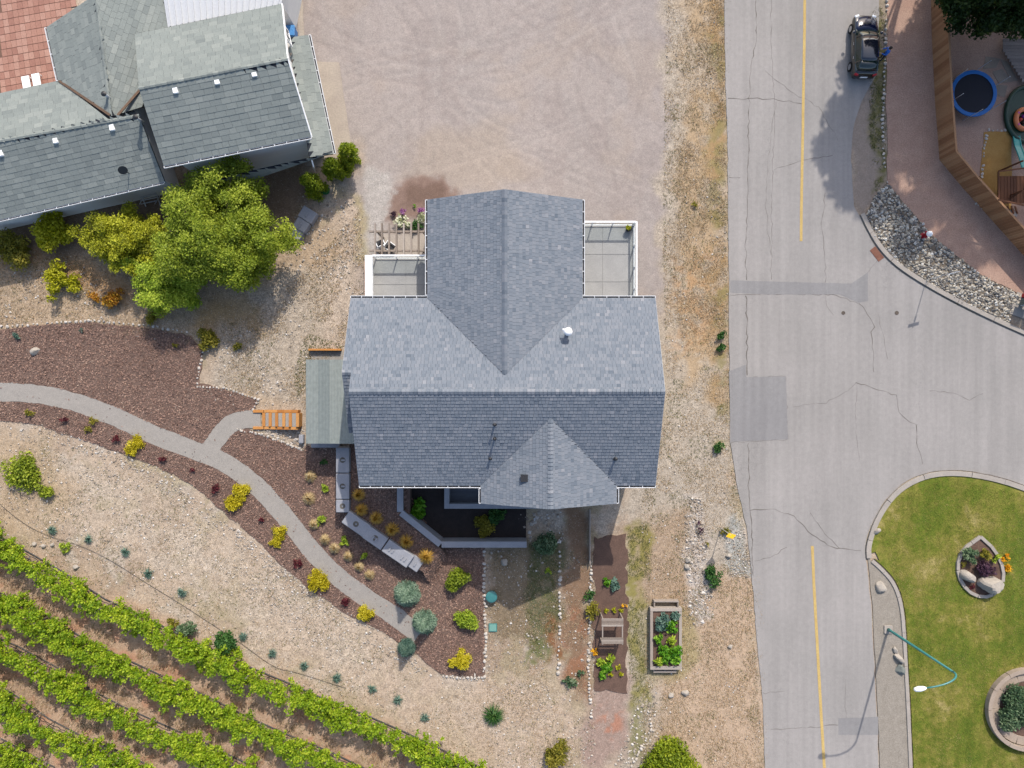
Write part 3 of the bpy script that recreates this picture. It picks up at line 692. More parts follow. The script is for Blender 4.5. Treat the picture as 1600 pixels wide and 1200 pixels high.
stone_border([(754, 1058), (720, 1060), (692, 1056)], .11, .25, 'short row of white stones at the corner of the mulch bed by the yellow shrub')
stone_border([(874, 862), (875, 900), (874, 990), (872, 1050)], .13, .3, 'row of white stones beside the green ground cover bed')
stone_border([(924, 885), (922, 950), (920, 1020), (920, 1070), (924, 1120)], .12, .25, 'row of white stones along the vegetable soil bed')
stone_border([(1014, 1112), (1018, 1140), (1004, 1165), (988, 1195)], .12, .26, 'curved row of white stones above the dark round shrub')
stone_border([(1385, -5), (1383, 60), (1382, 120), (1379, 180), (1380, 240), (1385, 284)], .12, .31, 'row of white stones between the pink gravel and the road shoulder')
stone_border([(1576, 204), (1546, 204), (1540, 212), (1535, 260), (1530, 300), (1524, 318), (1545, 330)], .12, .25, 'white stones around the sand pit behind the fence')

# ------------------------------------------------------------------ buildings
M['shA'] = tint_mat('slate_blue_shingle', [(0, C(118, 128, 140, .6)), (.4, C(140, 148, 158, .6)), (.75, C(153, 158, 166, .6)), (1, C(172, 174, 180, .6))], .9, .15, 22, .3)
M['shB'] = tint_mat('grey_green_shingle', [(0, C(142, 149, 146, .58)), (.5, C(158, 165, 160, .58)), (1, C(178, 183, 176, .58))], .9, .15, 16, .3)
M['deckA'] = plain('roof_underlay', C(52, 56, 64), .9, .1)
M['white'] = plain('white_trim', (.78, .78, .77, 1), .45, .4)
M['trim'] = plain('grey_trim', (.36, .37, .39, 1), .5, .3)
M['offw'] = plain('weathered_white_trim', (.55, .56, .57, 1), .5, .3)
M['siding'] = rough_mat('white_siding', (.70, .69, .66, 1), (.64, .63, .61, 1), .8, 6, stretch=(.1, .1, 8), amt=.2)
M['sidingA'] = rough_mat('pale_grey_siding', (.52, .53, .54, 1), (.47, .48, .5, 1), .8, 6, stretch=(.1, .1, 8), amt=.2)
M['gutshade'] = plain('gutter_inside_shade', C(70, 70, 74), .7, .3)  # dark colour stands for the shadow inside the white trough
M['black'] = plain('black_metal', (.018, .018, .02, 1), .5, .4)
M['galv'] = plain('galvanised_metal', (.6, .62, .64, 1), .35, .5, .6)
M['glass'] = plain('dark_window_glass', (.03, .04, .05, 1), .05, .6)
def rail_glass():
    n = N('clear_rail_glass'); n.fin((.9, .95, .95, 1), .03, .5)
    t = n.add('ShaderNodeBsdfTransparent'); t.inputs[0].default_value = (.93, .96, .96, 1)
    x_ = n.add('ShaderNodeMixShader'); x_.inputs[0].default_value = .06
    n.link(t.outputs[0], x_.inputs[1]); n.link(n.b.outputs[0], x_.inputs[2]); n.link(x_.outputs[0], n.o.inputs[0])
    return n.m
M['railglass'] = rail_glass()
M['tile'] = rough_mat('deck_tile', C(186, 185, 182), C(172, 171, 169), 1.1, 12, amt=.25, obj=False)
M['cedar'] = tint_mat('orange_stained_timber', [(0, C(196, 128, 62)), (.5, C(216, 148, 78)), (1, C(226, 164, 96))], .7, .25, 14, .2)
M['wood'] = tint_mat('weathered_timber', [(0, C(150, 136, 124)), (.5, C(178, 164, 152)), (1, C(200, 188, 176))], .85, .15, 14, .3)
M['fence'] = tint_mat('brown_fence_board', [(0, C(164, 114, 80)), (.5, C(184, 134, 96)), (1, C(200, 152, 112))], .75, .2, 12, .2)

def newell(p):
    n = Vector((0, 0, 0))
    for i in range(len(p)): n += Vector(p[i]).cross(Vector(p[(i + 1) % len(p)]))
    return n.normalized()
def shingle(poly, expo, tabw, thick, g, cap=None):
    """courses of tabs over a convex roof plane; poly[0]->poly[1] is the eave, anticlockwise seen from outside.
    returns list of (8 corner points, tint)"""
    p = [Vector(q) for q in poly]; u = (p[1] - p[0]).normalized()
    nrm = newell(p)
    v = nrm.cross(u); q2 = [((q - p[0]).dot(u), (q - p[0]).dot(v)) for q in p]
    vmax = max(q[1] for q in q2); out = []
    def span(h):
        xs = []
        for i in range(len(q2)):
            (x0, y0), (x1, y1) = q2[i], q2[(i + 1) % len(q2)]
            if (y0 - h) * (y1 - h) <= 0 and abs(y1 - y0) > 1e-6: xs.append(x0 + (x1 - x0) * (h - y0) / (y1 - y0))
            elif abs(y0 - h) < 1e-6 and abs(y1 - h) < 1e-6: xs += [x0, x1]
        return (min(xs), max(xs)) if xs else None
    k = 0
    while k * expo < vmax - .02:
        v0 = k * expo; v1 = min(v0 + expo * 1.04, vmax)
        a = span(v0 + 1e-4); b = span(v1 - 1e-4)
        if not a or not b: k += 1; continue
        s = min(a[0], b[0]) - tabw * ((k % 2) * .5 + g.uniform(0, .25)); e = max(a[1], b[1])
        while s < e:
            w_ = tabw * g.uniform(.75, 1.25); t = s + w_ - .012
            s0, t0 = max(s, a[0]), min(t, a[1]); s1, t1 = max(s, b[0]), min(t, b[1])
            if t0 - s0 > .01 or t1 - s1 > .01:
                t0 = max(t0, s0); t1 = max(t1, s1); th = thick * g.uniform(.7, 1.3)
                Q = lambda uu, vv, hh: p[0] + u * uu + v * vv + nrm * hh
                out.append(([Q(s0, v0, th), Q(t0, v0, th), Q(t1, v1, .006), Q(s1, v1, .006), Q(s0, v0, 0), Q(t0, v0, 0), Q(t1, v1, 0), Q(s1, v1, 0)], min(1, max(0, g.gauss(.48, .16)))))
            s += w_
        k += 1
    return out
SHF = [(0, 1, 2, 3), (4, 5, 1, 0), (5, 6, 2, 1), (7, 4, 0, 3)]
def shingles_mesh(lst, mat, parent, name='shingles'):
    V = []; Fc = []; T = []
    for i, (q, t) in enumerate(lst):
        V += [tuple(x) for x in q]; Fc += [tuple(j + 8 * i for j in f) for f in SHF]; T += [t] * 4
    return tag(obj_np(name, np.array(V), np.array(Fc), mat, np.array(T), parent), kind='stuff')
def slab_poly(mb, poly, th=.12):
    p = [Vector(q) for q in poly]; n = newell(p)
    k = len(p); mb.add([q for q in p] + [q - n * th for q in p], [tuple(range(k)), tuple(range(2 * k - 1, k - 1, -1))] + [((i + 1) % k, i, i + k, (i + 1) % k + k) for i in range(k)])
def ridge_caps(a, b, n, wd, droop, mat, parent, g):
    a = Vector(a); b = Vector(b); d = (b - a); L = d.length / n; d.normalize(); s = d.cross(Vector((0, 0, 1))).normalized()
    for i in range(n):
        c = a + d * L * i; m = MB(); e = c + d * (L * 1.06)
        r0 = .060; r1 = .012; vs = []
        for q, h in ((c, r0), (e, r1)):
            for sg in (-1, 1):
                vs.append(q + s * sg * wd + Vector((0, 0, h - droop * wd + .012)))
            vs.append(q + Vector((0, 0, h + .018)))
        m.add(vs, [(0, 2, 5, 3), (2, 1, 4, 5), (0, 1, 2), (3, 5, 4)], min(1, max(0, g.gauss(.45, .2))))
        m.build('ridge_cap', mat, parent)
def gutter(a, b, out, parent, mat, seg=.7, name='gutter'):
    """U trough along the eave a-b; out = horizontal outward direction"""
    a = Vector(a); b = Vector(b); o = Vector(out).normalized(); m = MB(); wd = .15
    m.beam(a + o * .012 + Vector((0, 0, -.07)), b + o * .012 + Vector((0, 0, -.07)), .02, .13)
    m.beam(a + o * wd + Vector((0, 0, -.055)), b + o * wd + Vector((0, 0, -.055)), .035, .12)
    L = (b - a).length; n = max(1, int(L / seg)); d = (b - a).normalized()
    for i in range(n + 1):
        q = a + d * (L * i / n); m.beam(q + o * .03 + Vector((0, 0, -.0)), q + o * (wd - .018) + Vector((0, 0, -.0)), .04, .012)
    g = m.build(name, mat, parent)
    m2 = MB(); m2.beam(a + o * .08 + Vector((0, 0, -.115)), b + o * .08 + Vector((0, 0, -.115)), .10, .02); m2.build('gutter_floor', M['gutshade'], g)
    return g
def window(parent, c, out, w_, h_):
    """a framed window on a wall; c = centre on the wall face, out = outward normal"""
    o = Vector(out); u = Vector((-o.y, o.x, 0)); c = Vector(c); rz = math.atan2(u.y, u.x)
    m = MB()
    for k in (-1, 1):
        q = c + u * k * w_ / 2 + o * .02; m.box(q, (.09, .10, h_ + .09), rz)
        q = c + Vector((0, 0, k * h_ / 2)) + o * .02; m.box(q, (w_ - .09, .09, .09), rz)
    fr = m.build('window', M['white'], parent)
    m = MB(); m.box(c + o * .012, (w_ - .09, .03, h_ - .09), rz); m.build('pane', M['glass'], fr)
    m = MB(); m.box(c + o * .03, (.05, .05, h_ - .1), rz); m.build('mullion', M['white'], fr)

# ---- the house in the middle
ZE, ZR, ZS = 6.2, 9.0, 8.2
XL, XR, XLL = -9.8, 9.2, -10.35
YN, YS, YR = 5.5, -6.5, -.46
sl = (ZR - ZE) / (YN - YR)
house = empty('house', (0, 0, 0), 'large house with slate blue shingle roof and crossing gables beside the gravel lot', 'house')
wall = MB()
wall.prism([(-9.3, -6.05), (8.75, -6.05), (8.75, 5.0), (-9.3, 5.0)], 0, ZE - .02)
wall.prism([(-4.95, 5.003), (4.05, 5.003), (4.05, 11.35), (-4.95, 11.35)], 0, ZE - .02)
wall.prism([(-1.5, -7.2), (6.2, -7.2), (6.2, -6.053), (-1.5, -6.053)], 0, ZE - .02)
# gable ends
def gable(mb, a, b, c, th):
    a, b, c, th = Vector(a), Vector(b), Vector(c), Vector(th)
    mb.add([a, b, c, a + th, b + th, c + th], [(0, 1, 2), (5, 4, 3), (0, 3, 4, 1), (1, 4, 5, 2), (2, 5, 3, 0)])
hh = .14
gable(wall, (-4.95, 11.35, ZE), (4.05, 11.35, ZE), (-.45, 11.35, 8.45 - .2), (0, -.2, 0))
gable(wall, (-1.5, -7.2, ZE), (6.2, -7.2, ZE), (2.36, -7.2, ZS - .25), (0, .2, 0))
gable(wall, (8.75, -6.0, ZE), (8.75, 5.0, ZE), (8.75, YR, ZR - .25), (-.2, 0, 0))
gable(wall, (-9.3, -6.0, ZE), (-9.3, 5.0, ZE), (-9.3, YR, ZR - .25), (.2, 0, 0))
wall.build('wall', M['sidingA'], house)
g = random.Random(3)
roof = MB(); sh = []
RX = -.45; ZRN = ZE + (4.95) * sl; yv = YR + (ZR - ZRN) / sl      # north wing ridge
planes = [
    [(XR, YN, ZE), (XL, YN, ZE), (XL, YR, ZR), (XR, YR, ZR)],                                   # facing the lot
    [(XL, YS, ZE), (XR, YS, ZE), (XR, YR, ZR), (XL, YR, ZR)],
]
zx = ZR - 1.16 * sl; yx = YR + 1.16
planes.append([(XL, YN, ZE), (XLL, YN, ZE), (XLL, yx, zx), (XL, yx, zx)])                       # narrow side roof
planes.append([(XLL, -3.1, zx - (yx + 3.1) * sl), (XL + .3, -3.1, zx - (yx + 3.1) * sl), (XL + .3, yx, zx), (XLL, yx, zx)])
for p in planes: slab_poly(roof, p); sh += shingle(p, .225, .25, .03, g)
wing = [
    [(-5.4, 11.82, ZE), (-5.4, YN, ZE), (RX, yv, ZRN), (RX, 11.82, ZRN)],
    [(4.5, YN, ZE), (4.5, 11.82, ZE), (RX, 11.82, ZRN), (RX, yv, ZRN)],
]
SX = 2.36; zs = ZE + 4.33 * sl; ys = YR - (ZR - zs) / sl
wing += [
    [(SX - 4.33, YS, ZE), (SX - 4.33, -7.66, ZE), (SX, -7.66, zs), (SX, ys, zs)],
    [(SX + 4.33, -7.66, ZE), (SX + 4.33, YS, ZE), (SX, ys, zs), (SX, -7.66, zs)],
]
for p in wing:
    p = [(a, b, c + .03) for a, b, c in p]
    slab_poly(roof, p); sh += shingle(p, .225, .25, .03, g)
ro = roof.build('roof', M['deckA'], house)
shingles_mesh(sh, M['shA'], ro)
ridge_caps((XL + .02, YR, ZR), (XR - .02, YR, ZR), 78, .17, sl, M['shA'], ro, g)
ridge_caps((RX, 11.80, ZRN + .03), (RX, yv + .05, ZRN + .03), 44, .17, sl, M['shA'], ro, g)
ridge_caps((SX, -7.64, zs + .03), (SX, ys - .05, zs + .03), 23, .17, sl, M['shA'], ro, g)
ridge_caps((XLL + .01, yx, zx), (XL, yx, zx), 3, .17, sl, M['shA'], ro, g)
for a, b, o_ in [((XLL, YN, ZE), (-5.42, YN, ZE), (0, 1, 0)), ((4.52, YN, ZE), (XR, YN, ZE), (0, 1, 0)), ((XL, YS, ZE), (SX - 4.35, YS, ZE), (0, -1, 0)), ((SX + 4.35, YS, ZE), (XR, YS, ZE), (0, -1, 0)),
                ((-5.4, YN + .2, ZE + .03), (-5.4, 11.8, ZE + .03), (-1, 0, 0)), ((4.5, YN + .2, ZE + .03), (4.5, 11.8, ZE + .03), (1, 0, 0)), ((SX - 4.33, YS - .2, ZE + .03), (SX - 4.33, -7.64, ZE + .03), (-1, 0, 0)), ((SX + 4.33, YS - .2, ZE + .03), (SX + 4.33, -7.64, ZE + .03), (1, 0, 0))]:
    gutter(a, b, o_, house, M['offw'])
for a, b in [((XR + .012, YN, ZE), (XR + .012, YR, ZR)), ((XR + .012, YS, ZE), (XR + .012, YR, ZR)), ((XL - .012, YS, ZE), (XL - .012, YR, ZR)), ((XLL - .012, YN, ZE), (XLL - .012, yx, zx)),
             ((-5.4, 11.83, ZE), (RX, 11.83, ZRN)), ((4.5, 11.83, ZE), (RX, 11.83, ZRN)), ((SX - 4.33, -7.67, ZE), (SX, -7.67, zs)), ((SX + 4.33, -7.67, ZE), (SX, -7.67, zs))]:
    m = MB(); m.beam(Vector(a) - Vector((0, 0, .15)), Vector(b) - Vector((0, 0, .15)), .022, .2); m.build('rake_board', M['trim'], house)
# pipes and vents on the roof
def zroof_s(y): return ZR - (YR - y) * sl
def pipe(px, py, r=.06, h_=.55):
    y = -6 * 0; z = 8.0
    for _ in range(6):
        q = P(px, py, z); z = zroof_s(q.y)
    q = P(px, py, z)
    b = MB(); b.tube([(q.x, q.y, z - .1), (q.x, q.y, z + h_)], r, 10)
    o = b.build('vent_pipe', M['black'], house)
    b = MB(); b.lathe((q.x, q.y, z - .02), [(r * 2.6, -.05), (r * 2.2, .03), (r * 1.1, .12)], 10); b.build('flashing', M['black'], o)
    b = MB(); b.lathe((q.x, q.y, z + h_), [(r * 1.5, -.04), (r * 1.5, .05), (r * .5, .09)], 10); b.build('cap', M['black'], o)
pipe(773, 663); pipe(773, 685); pipe(766, 716, .06, .3); pipe(961, 716, .07, .45)
q = P(819, 747, 7.55); b = MB(); b.box((q.x, q.y, 7.44), (.4, .4, .34), 0, taper=.85); bo = b.build('box_vent', M['black'], house, bevel=.02)
b = MB(); b.box((q.x, q.y, 7.63), (.46, .46, .04)); b.build('lid', M['black'], bo)
q = P(887, 519, 7.7); zq = ZR - (q.y - YR) * sl; b = MB(); b.tube([(q.x, q.y, zq - .1), (q.x, q.y, zq + .75)], .13, 14); vo = b.build('flue', M['galv'], house, smooth=True)
b = MB(); b.lathe((q.x, q.y, zq + .75), [(.2, -.06), (.26, 0), (.26, .12), (.1, .2), (.03, .21)], 16); b.build('cap', M['white'], vo, smooth=True)
b = MB(); b.tube([(q.x - .12, q.y + .1, zq + .68), (q.x - .34, q.y + .14, zq + .7)], .07, 10); b.build('outlet', M['white'], vo, smooth=True)
b = MB(); b.lathe((q.x, q.y, zq - .02), [(.3, -.1), (.26, .02), (.15, .1)], 14); b.build('flashing', M['galv'], vo)
# windows and doors in the walls
for xx in (-7.6, -6.2, 6.4): window(house, (xx, 5.0, 4.6), (0, 1, 0), 1.1, 1.3)
for xx in (-3.2, -.5, 2.2):
    for zz in (1.6, 4.5): window(house, (xx, 11.35, zz), (0, 1, 0), 1.5, 1.3)
for yy in (-4.2, -1.0, 2.4):
    for zz in (1.7, 4.6): window(house, (8.75, yy, zz), (1, 0, 0), 1.4, 1.2)
for yy in (-4.4, 3.2): window(house, (-9.3, yy, 4.6), (-1, 0, 0), 1.2, 1.2)
for xx in (.2, 2.4, 4.6):
    for zz in (1.7, 4.5): window(house, (xx, -7.2, zz), (0, -1, 0), 1.5, 1.5)
for xx in (-7.4, -4.8): window(house, (xx, -6.05, 4.4), (0, -1, 0), 1.8, 1.3)
for (wx_, wy_, n_) in ((4.05, 8.2, (1, 0, 0)), (-4.95, 7.2, (-1, 0, 0))):
    m = MB(); m.box((wx_ + n_[0] * .03, wy_, 3.9), (.06, 1.9, 2.1)); d_ = m.build('door', M['white'], house)
    m = MB(); m.box((wx_ + n_[0] * .06, wy_, 3.95), (.03, 1.5, 1.7)); m.build('pane', M['glass'], d_)
    m = MB(); m.box((wx_ + n_[0] * .09, wy_ + .8, 3.9), (.05, .04, .2)); m.build('handle', M['galv'], d_)
# balconies
M['joint'] = plain('grey_membrane', C(170, 169, 167), .8, .2)
def balcony(x0, x1, y0, y1, zf, open_x, cap=.0):
    """slab floor of tiles; rails on the open side (x) and on the north side"""
    m = MB(); m.box(((x0 + x1) / 2, (y0 + y1) / 2, zf - .12), (x1 - x0, y1 - y0, .24)); f = m.build('balcony', M['joint'], house)
    nx = 2; ny = max(2, int(round((y1 - y0) / 1.9)))
    for i in range(nx):
        for j in range(ny):
            tw = (x1 - x0 - .3) / nx; tl = (y1 - y0 - .3) / ny
            m = MB(); m.box((x0 + .15 + tw * (i + .5), y0 + .15 + tl * (j + .5), zf + .012), (tw - .03, tl - .03, .02)); m.build('floor_tile', M['tile'], f)
    zt = zf + 1.07; ox = x1 - .04 if open_x > 0 else x0 + .04; oy = y1 - .04
    m = MB(); m.box((ox, (y0 + oy) / 2, zt), (.11 if not cap else cap, oy - y0 + .05, .07)); m.build('top_rail', M['white'], f)
    m = MB(); a_ = x0 + .003 if open_x > 0 else ox + .06; b_ = ox - .056 if open_x > 0 else x1
    if cap and open_x < 0: a_ = ox + cap / 2 + .003
    m.box(((a_ + b_) / 2, oy, zt), (b_ - a_, .11, .065)); m.build('top_rail', M['white'], f)
    m = MB(); m.box((ox, (y0 + oy) / 2, zf + .14), (.05, oy - y0 - .1, .05)); m.build('bottom_rail', M['white'], f)
    m = MB(); m.box(((a_ + b_) / 2, oy, zf + .142), (b_ - a_, .05, .05)); m.build('bottom_rail', M['white'], f)
    n = max(2, int(round((oy - y0) / 1.6)))
    for k in range(n + 1):
        yy = y0 + .05 + (oy - y0 - .05) * k / n; m = MB(); m.box((ox, yy, zf + .5), (.07, .07, 1.06)); m.build('rail_post', M['white'], f)
        if k:
            m = MB(); ya = y0 + .05 + (oy - y0 - .05) * (k - 1) / n + .05; m.box((ox, (ya + yy - .05) / 2, zf + .6), (.012, yy - ya - .05, .84)); m.build('glass_panel', M['railglass'], f)
    n = max(2, int(round((b_ - a_) / 1.5)))
    for k in range(n + 1):
        xx = a_ + .04 + (b_ - a_ - .08) * k / n
        m = MB(); m.box((xx, oy, zf + .5), (.07, .07, 1.055)); m.build('rail_post', M['white'], f)
        if k:
            xa = a_ + .04 + (b_ - a_ - .08) * (k - 1) / n + .05; m = MB(); m.box(((xa + xx - .05) / 2, oy, zf + .6), (xx - xa - .05, .012, .84)); m.build('glass_panel', M['railglass'], f)
    for xx in (x0 + .2, x1 - .2):
        for yy in (y1 - .2,):
            m = MB(); m.box((xx, yy, (zf - .24) / 2), (.18, .18, zf - .242)); m.build('post', M['white'], f)
    return f
balcony(4.05, 8.45, 5.003, 11.0, 2.8, 1)
lb = balcony(-9.72, -4.95, 5.003, 8.72, 2.8, -1, .5)
m = MB(); m.box((-9.64, 6.8, 3.3), (.16, 3.5, .9)); m.build('parapet', M['white'], lb)

# ---- the neighbour's house
nb = empty('neighbour_house', P(260, 200), 'rambling white house with grey green shingle roofs next to the tall cedars', 'house')
def pl(pts):
    p = [P(*q) for q in pts]; n = newell(p); c = sum(p, Vector((0, 0, 0))) / len(p)
    for q in p: q.z = c.z - ((q.x - c.x) * n.x + (q.y - c.y) * n.y) / n.z
    return p
g = random.Random(9)
front_s = pl([(256, 259, 5.3), (486, 213, 5.3), (449, 92, 7.0), (217, 138, 7.0)])
front_n = pl([(440, 6, 5.3), (211, 54, 5.3), (217, 138, 7.0), (449, 92, 7.0)])
long_s = pl([(-80, 361, 3.4), (258, 284, 3.4), (216, 180, 5.2), (-80, 235, 5.2)])
long_n = pl([(92, 126, 3.8), (-80, 163, 3.8), (-80, 235, 5.2), (172, 188, 5.2)])
wing_l = pl([(72, 42, 3.8), (92, 126, 3.8), (172, 180, 5.2), (150, -8, 5.2)])
wing_r = pl([(226, 170, 4.0), (262, 30, 3.9), (252, -25, 3.9), (150, -8, 5.2), (172, 180, 5.2)])
skirt_e = pl([(521, 240, 2.9), (482, 55, 2.9), (452, 58, 3.5), (484, 246, 3.5)])
skirt_s = pl([(366, 288, 2.9), (521, 241, 2.9), (484, 246, 3.5), (340, 284, 3.5)])
nr = MB()
for p in (front_s, front_n, long_s, long_n, wing_l, wing_r, skirt_e, skirt_s):
    nn = newell(p); slab_poly(nr, p if nn.z > 0 else p[::-1], .14)
nro = nr.build('roof', M['deckA'], nb)
lst = []
for p in (front_n, long_s, long_n, wing_l, wing_r, skirt_e, skirt_s):
    nn = newell(p)
    if nn.z < 0: p = [p[1], p[0]] + p[2:][::-1]
    lst += shingle(p, .33, .56, .02, g)
shingles_mesh(lst, M['shB'], nro)
for q, t in shingle(front_s, .36, .6, .022, g):
    m = MB(); m.add(q, SHF, t); m.build('shingle', M['shB'], nro)
for a, b, n_ in ((front_s[3], front_s[2], 26), (long_s[3], long_s[2], 30), (wing_l[3], wing_l[2], 20)): ridge_caps(a, b, n_, .11, .30, M['shB'], nro, g)
M['valley'] = rough_mat('needle_litter', C(128, 102, 82), C(108, 88, 74), 4, 20)
for a, b in (((92, 126, 3.86), (172, 180, 5.24)), ((219, 140, 4.4), (184, 180, 5.2))):
    m = MB(); m.beam(P(*a), P(*b), .16, .05); m.build('valley_litter', M['valley'], nro)
# walls
def wallbox(pts, z0, z1, name='wall', mat=None):
    m = MB(); m.prism([P(a, b)[:2] for a, b in pts], z0, z1); return m.build(name, mat or M['siding'], nb)
def gp(px, py, z): q = P(px, py, z); return (q.x * F / H + 800, 600 - q.y * F / H)      # the photo pixel of the ground point below
wallbox([gp(228, 68, 5.3), gp(428, 24, 5.3), gp(472, 202, 5.3), gp(266, 246, 5.3)], 0, 5.25)
wallbox([gp(-80, 175, 3.6), gp(92, 138, 3.6), gp(200, 150, 3.6), gp(246, 276, 3.4), gp(-80, 348, 3.4)], 0, 3.3)
wallbox([gp(84, 46, 3.8), gp(246, -20, 3.8), gp(250, 40, 3.8), gp(215, 140, 3.8), gp(104, 124, 3.8)], 0, 3.75)
m = MB()
A_, B_, C_ = P(430, 30, 5.3), P(474, 205, 5.3), P(452, 96, 6.75)
gable(m, B_, A_, C_, (-.15, -.03, 0)); m.build('gable_wall', M['white'], nb)
# white standing seam roof and its ribs
M['wmetal'] = plain('off_white_sheet_metal', (.5, .51, .52, 1), .4, .3)
wr = pl([(262, 42, 3.75), (440, 6, 3.75), (449, -70, 4.3), (250, -40, 4.3)])
m = MB(); slab_poly(m, wr, .1); wro = m.build('metal_roof', M['wmetal'], nb)
for k in range(19):
    a = wr[0].lerp(wr[1], (k + .5) / 19); b = wr[3].lerp(wr[2], (k + .5) / 19)
    m = MB(); m.beam(a + Vector((0, 0, .03)), b + Vector((0, 0, .03)), .06, .12); m.build('rib', M['wmetal'], wro)
wallbox([gp(264, 30, 3.7), gp(436, 0, 3.7), gp(446, -60, 3.9), gp(252, -36, 3.9)], 0, 3.6)
gutter(front_s[0], front_s[1], (front_s[0] - front_s[3]).xy.to_3d(), nb, M['offw'], .8)
gutter(long_s[0], long_s[1], (long_s[0] - long_s[3]).xy.to_3d(), nb, M['offw'], .8)
gutter(wing_l[0], wing_l[1], (wing_l[0] - wing_l[3]).xy.to_3d(), nb, M['offw'], .8)
gutter(skirt_e[0], skirt_e[1], (1, .2, 0), nb, M['offw'], .8)
for a, b in ((front_s[1], front_s[2]), (front_n[0], front_n[3])):
    m = MB(); m.beam(a + Vector((.03, 0, -.09)), b + Vector((.03, 0, -.09)), .05, .22); m.build('rake_board', M['white'], nb)
for px, py, z in ((275, 142, 6.75), (340, 128, 6.75), (398, 116, 6.75), (88, 220, 4.9), (176, 200, 4.95), (2, 240, 4.9)):
    q = P(px, py, z); m = MB(); m.box((q.x, q.y, z - .1), (.36, .44, .42), math.radians(11), taper=.85); v_ = m.build('roof_vent', M['white'], nb, bevel=.05)
    m = MB(); m.box((q.x, q.y, z + .125), (.30, .36, .03), math.radians(11)); m.build('hood', M['white'], v_)
for px, py, z in ((216, 186, 5.4), (167, 150, 5.3)):
    q = P(px, py, z); m = MB(); m.tube([(q.x, q.y, z - .6), (q.x, q.y, z + .3)], .11, 10); fl = m.build('flue', M['galv'], nb, smooth=True); m = MB(); m.lathe((q.x, q.y, z + .3), [(.16, 0), (.18, .06), (.06, .14)], 12); m.build('cap', M['black'], fl)
# aerial on the long roof
q = P(197, 268, 4.2); ae = MB(); ae.tube([(q.x, q.y, 3.5), (q.x, q.y + .0, 4.6)], .03, 8); ao = ae.build('satellite_mount', M['black'], nb)
m = MB(); m.lathe((0, 0, 0), [(.02, 0), (.2, .03), (.3, .09)], 14); d_ = m.build('dish', M['black'], nb, world=False); d_.matrix_parent_inverse = Matrix.Translation(-Vector(nb.location)); d_.location = (q.x, q.y, 4.6); d_.rotation_euler = (.9, .3, .4)
m = MB(); m.tube([P(487, 250, 3.2), P(490, 260, 2.8), P(492, 268, .2)], .05, 8); m.build('downpipe', M['white'], nb)
window(nb, P(446, 60, 4.4) + Vector((.12, .2, 0)), (P(480, 150, 0) - P(440, 160, 0)).normalized(), 1.0, 1.0)
# patio of the neighbour
M['paver'] = tint_mat('red_paver', [(0, C(176, 128, 112)), (.5, C(192, 144, 126)), (1, C(204, 160, 142))], .85, .2, 10, .2)
pat = sheet('brick_patio', [(-90, -60), (60, -60), (80, 50), (112, 150), (-90, 190)], .006, rough_mat('joint_sand', C(140, 108, 92), C(126, 96, 82)), .02)
a11 = math.radians(11)
for i in range(18):
    for j in range(15):
        px, py = -30 + i * 8.2 + j * 1.4, -15 + j * 11.4 - i * 1.5
        q = P(px, py)
        if 0 < px < 116 and -10 < py < 150:
            m = MB(); m.box((q.x, q.y, .014), (.37, .50, .03), a11, R.random()); m.build('paver', M['paver'], pat)
for k, (px, py) in enumerate(((40, 130), (56, 126))):
    q = P(px, py, .4); t = empty('deck_chair', (q.x, q.y, 0), 'pale deck chair on the red paved patio', 'chair', 'pair of deck chairs on the patio', a11)
    m = MB(); m.box((0, .1, .32), (.56, .9, .06)); m.build('seat', M['white'], t, False)
    m = MB(); m.add([(-.28, -.35, .32), (.28, -.35, .32), (.28, -.75, .85), (-.28, -.75, .85), (-.28, -.39, .30), (.28, -.39, .30), (.28, -.79, .83), (-.28, -.79, .83)], [(0, 1, 2, 3), (7, 6, 5, 4), (0, 4, 5, 1), (1, 5, 6, 2), (2, 6, 7, 3), (3, 7, 4, 0)]); m.build('backrest', M['white'], t, False)
    for sx in (-.25, .25):
        for sy in (-.3, .48): m = MB(); m.box((sx, sy, .15), (.05, .05, .3)); m.build('leg', M['white'], t, False)

# ---- metal lean-to roof on the west side
zc = 2.4; cn = P(478, 562, zc); cx0 = cn.x; cy0 = cn.y; cx1 = -9.32; cy1 = P(478, 693, zc).y
canopy = empty('lean_to_canopy', (cx0, cy1, 0), 'grey green ribbed metal lean-to roof against the house above the wooden steps', 'canopy')
npan = 6
tints = [.62, .3, .75, .9, .45, .2]
M['corr'] = tint_mat('grey_green_sheet_metal', [(0, C(134, 144, 142)), (.5, C(152, 160, 156)), (1, C(172, 178, 170))], .5, .4, 4)
for k in range(npan):
    xa = cx0 + (cx1 - cx0) * k / npan; xb = cx0 + (cx1 - cx0) * (k + 1) / npan - .006; m = MB()
    nrib = 8; prof = []
    for i in range(nrib * 2 + 1):
        f_ = i / (nrib * 2); prof.append((xa + (xb - xa) * f_, zc + .25 * ((xa + (xb - xa) * f_ - cx0) / (cx1 - cx0)) + (.02 if i % 2 else 0)))
    vs = [(a_, cy0, z_) for a_, z_ in prof] + [(a_, cy1, z_) for a_, z_ in prof]; n_ = len(prof)
    vs += [(a_, cy0, z_ - .012) for a_, z_ in prof] + [(a_, cy1, z_ - .012) for a_, z_ in prof]
    fs = [(i, i + n_, i + n_ + 1, i + 1) for i in range(n_ - 1)] + [(i + 2 * n_, i + 1 + 2 * n_, i + 3 * n_ + 1, i + 3 * n_) for i in range(n_ - 1)]
    m.add(vs, fs, tints[k]); m.build('roof_panel', M['corr'], canopy)
for yy in (cy0 - .2, (cy0 + cy1) / 2, cy1 + .2):
    m = MB(); m.box((cx0 + .25, yy, zc / 2 - .04), (.14, .14, zc - .08)); m.build('post', M['wood'], canopy)
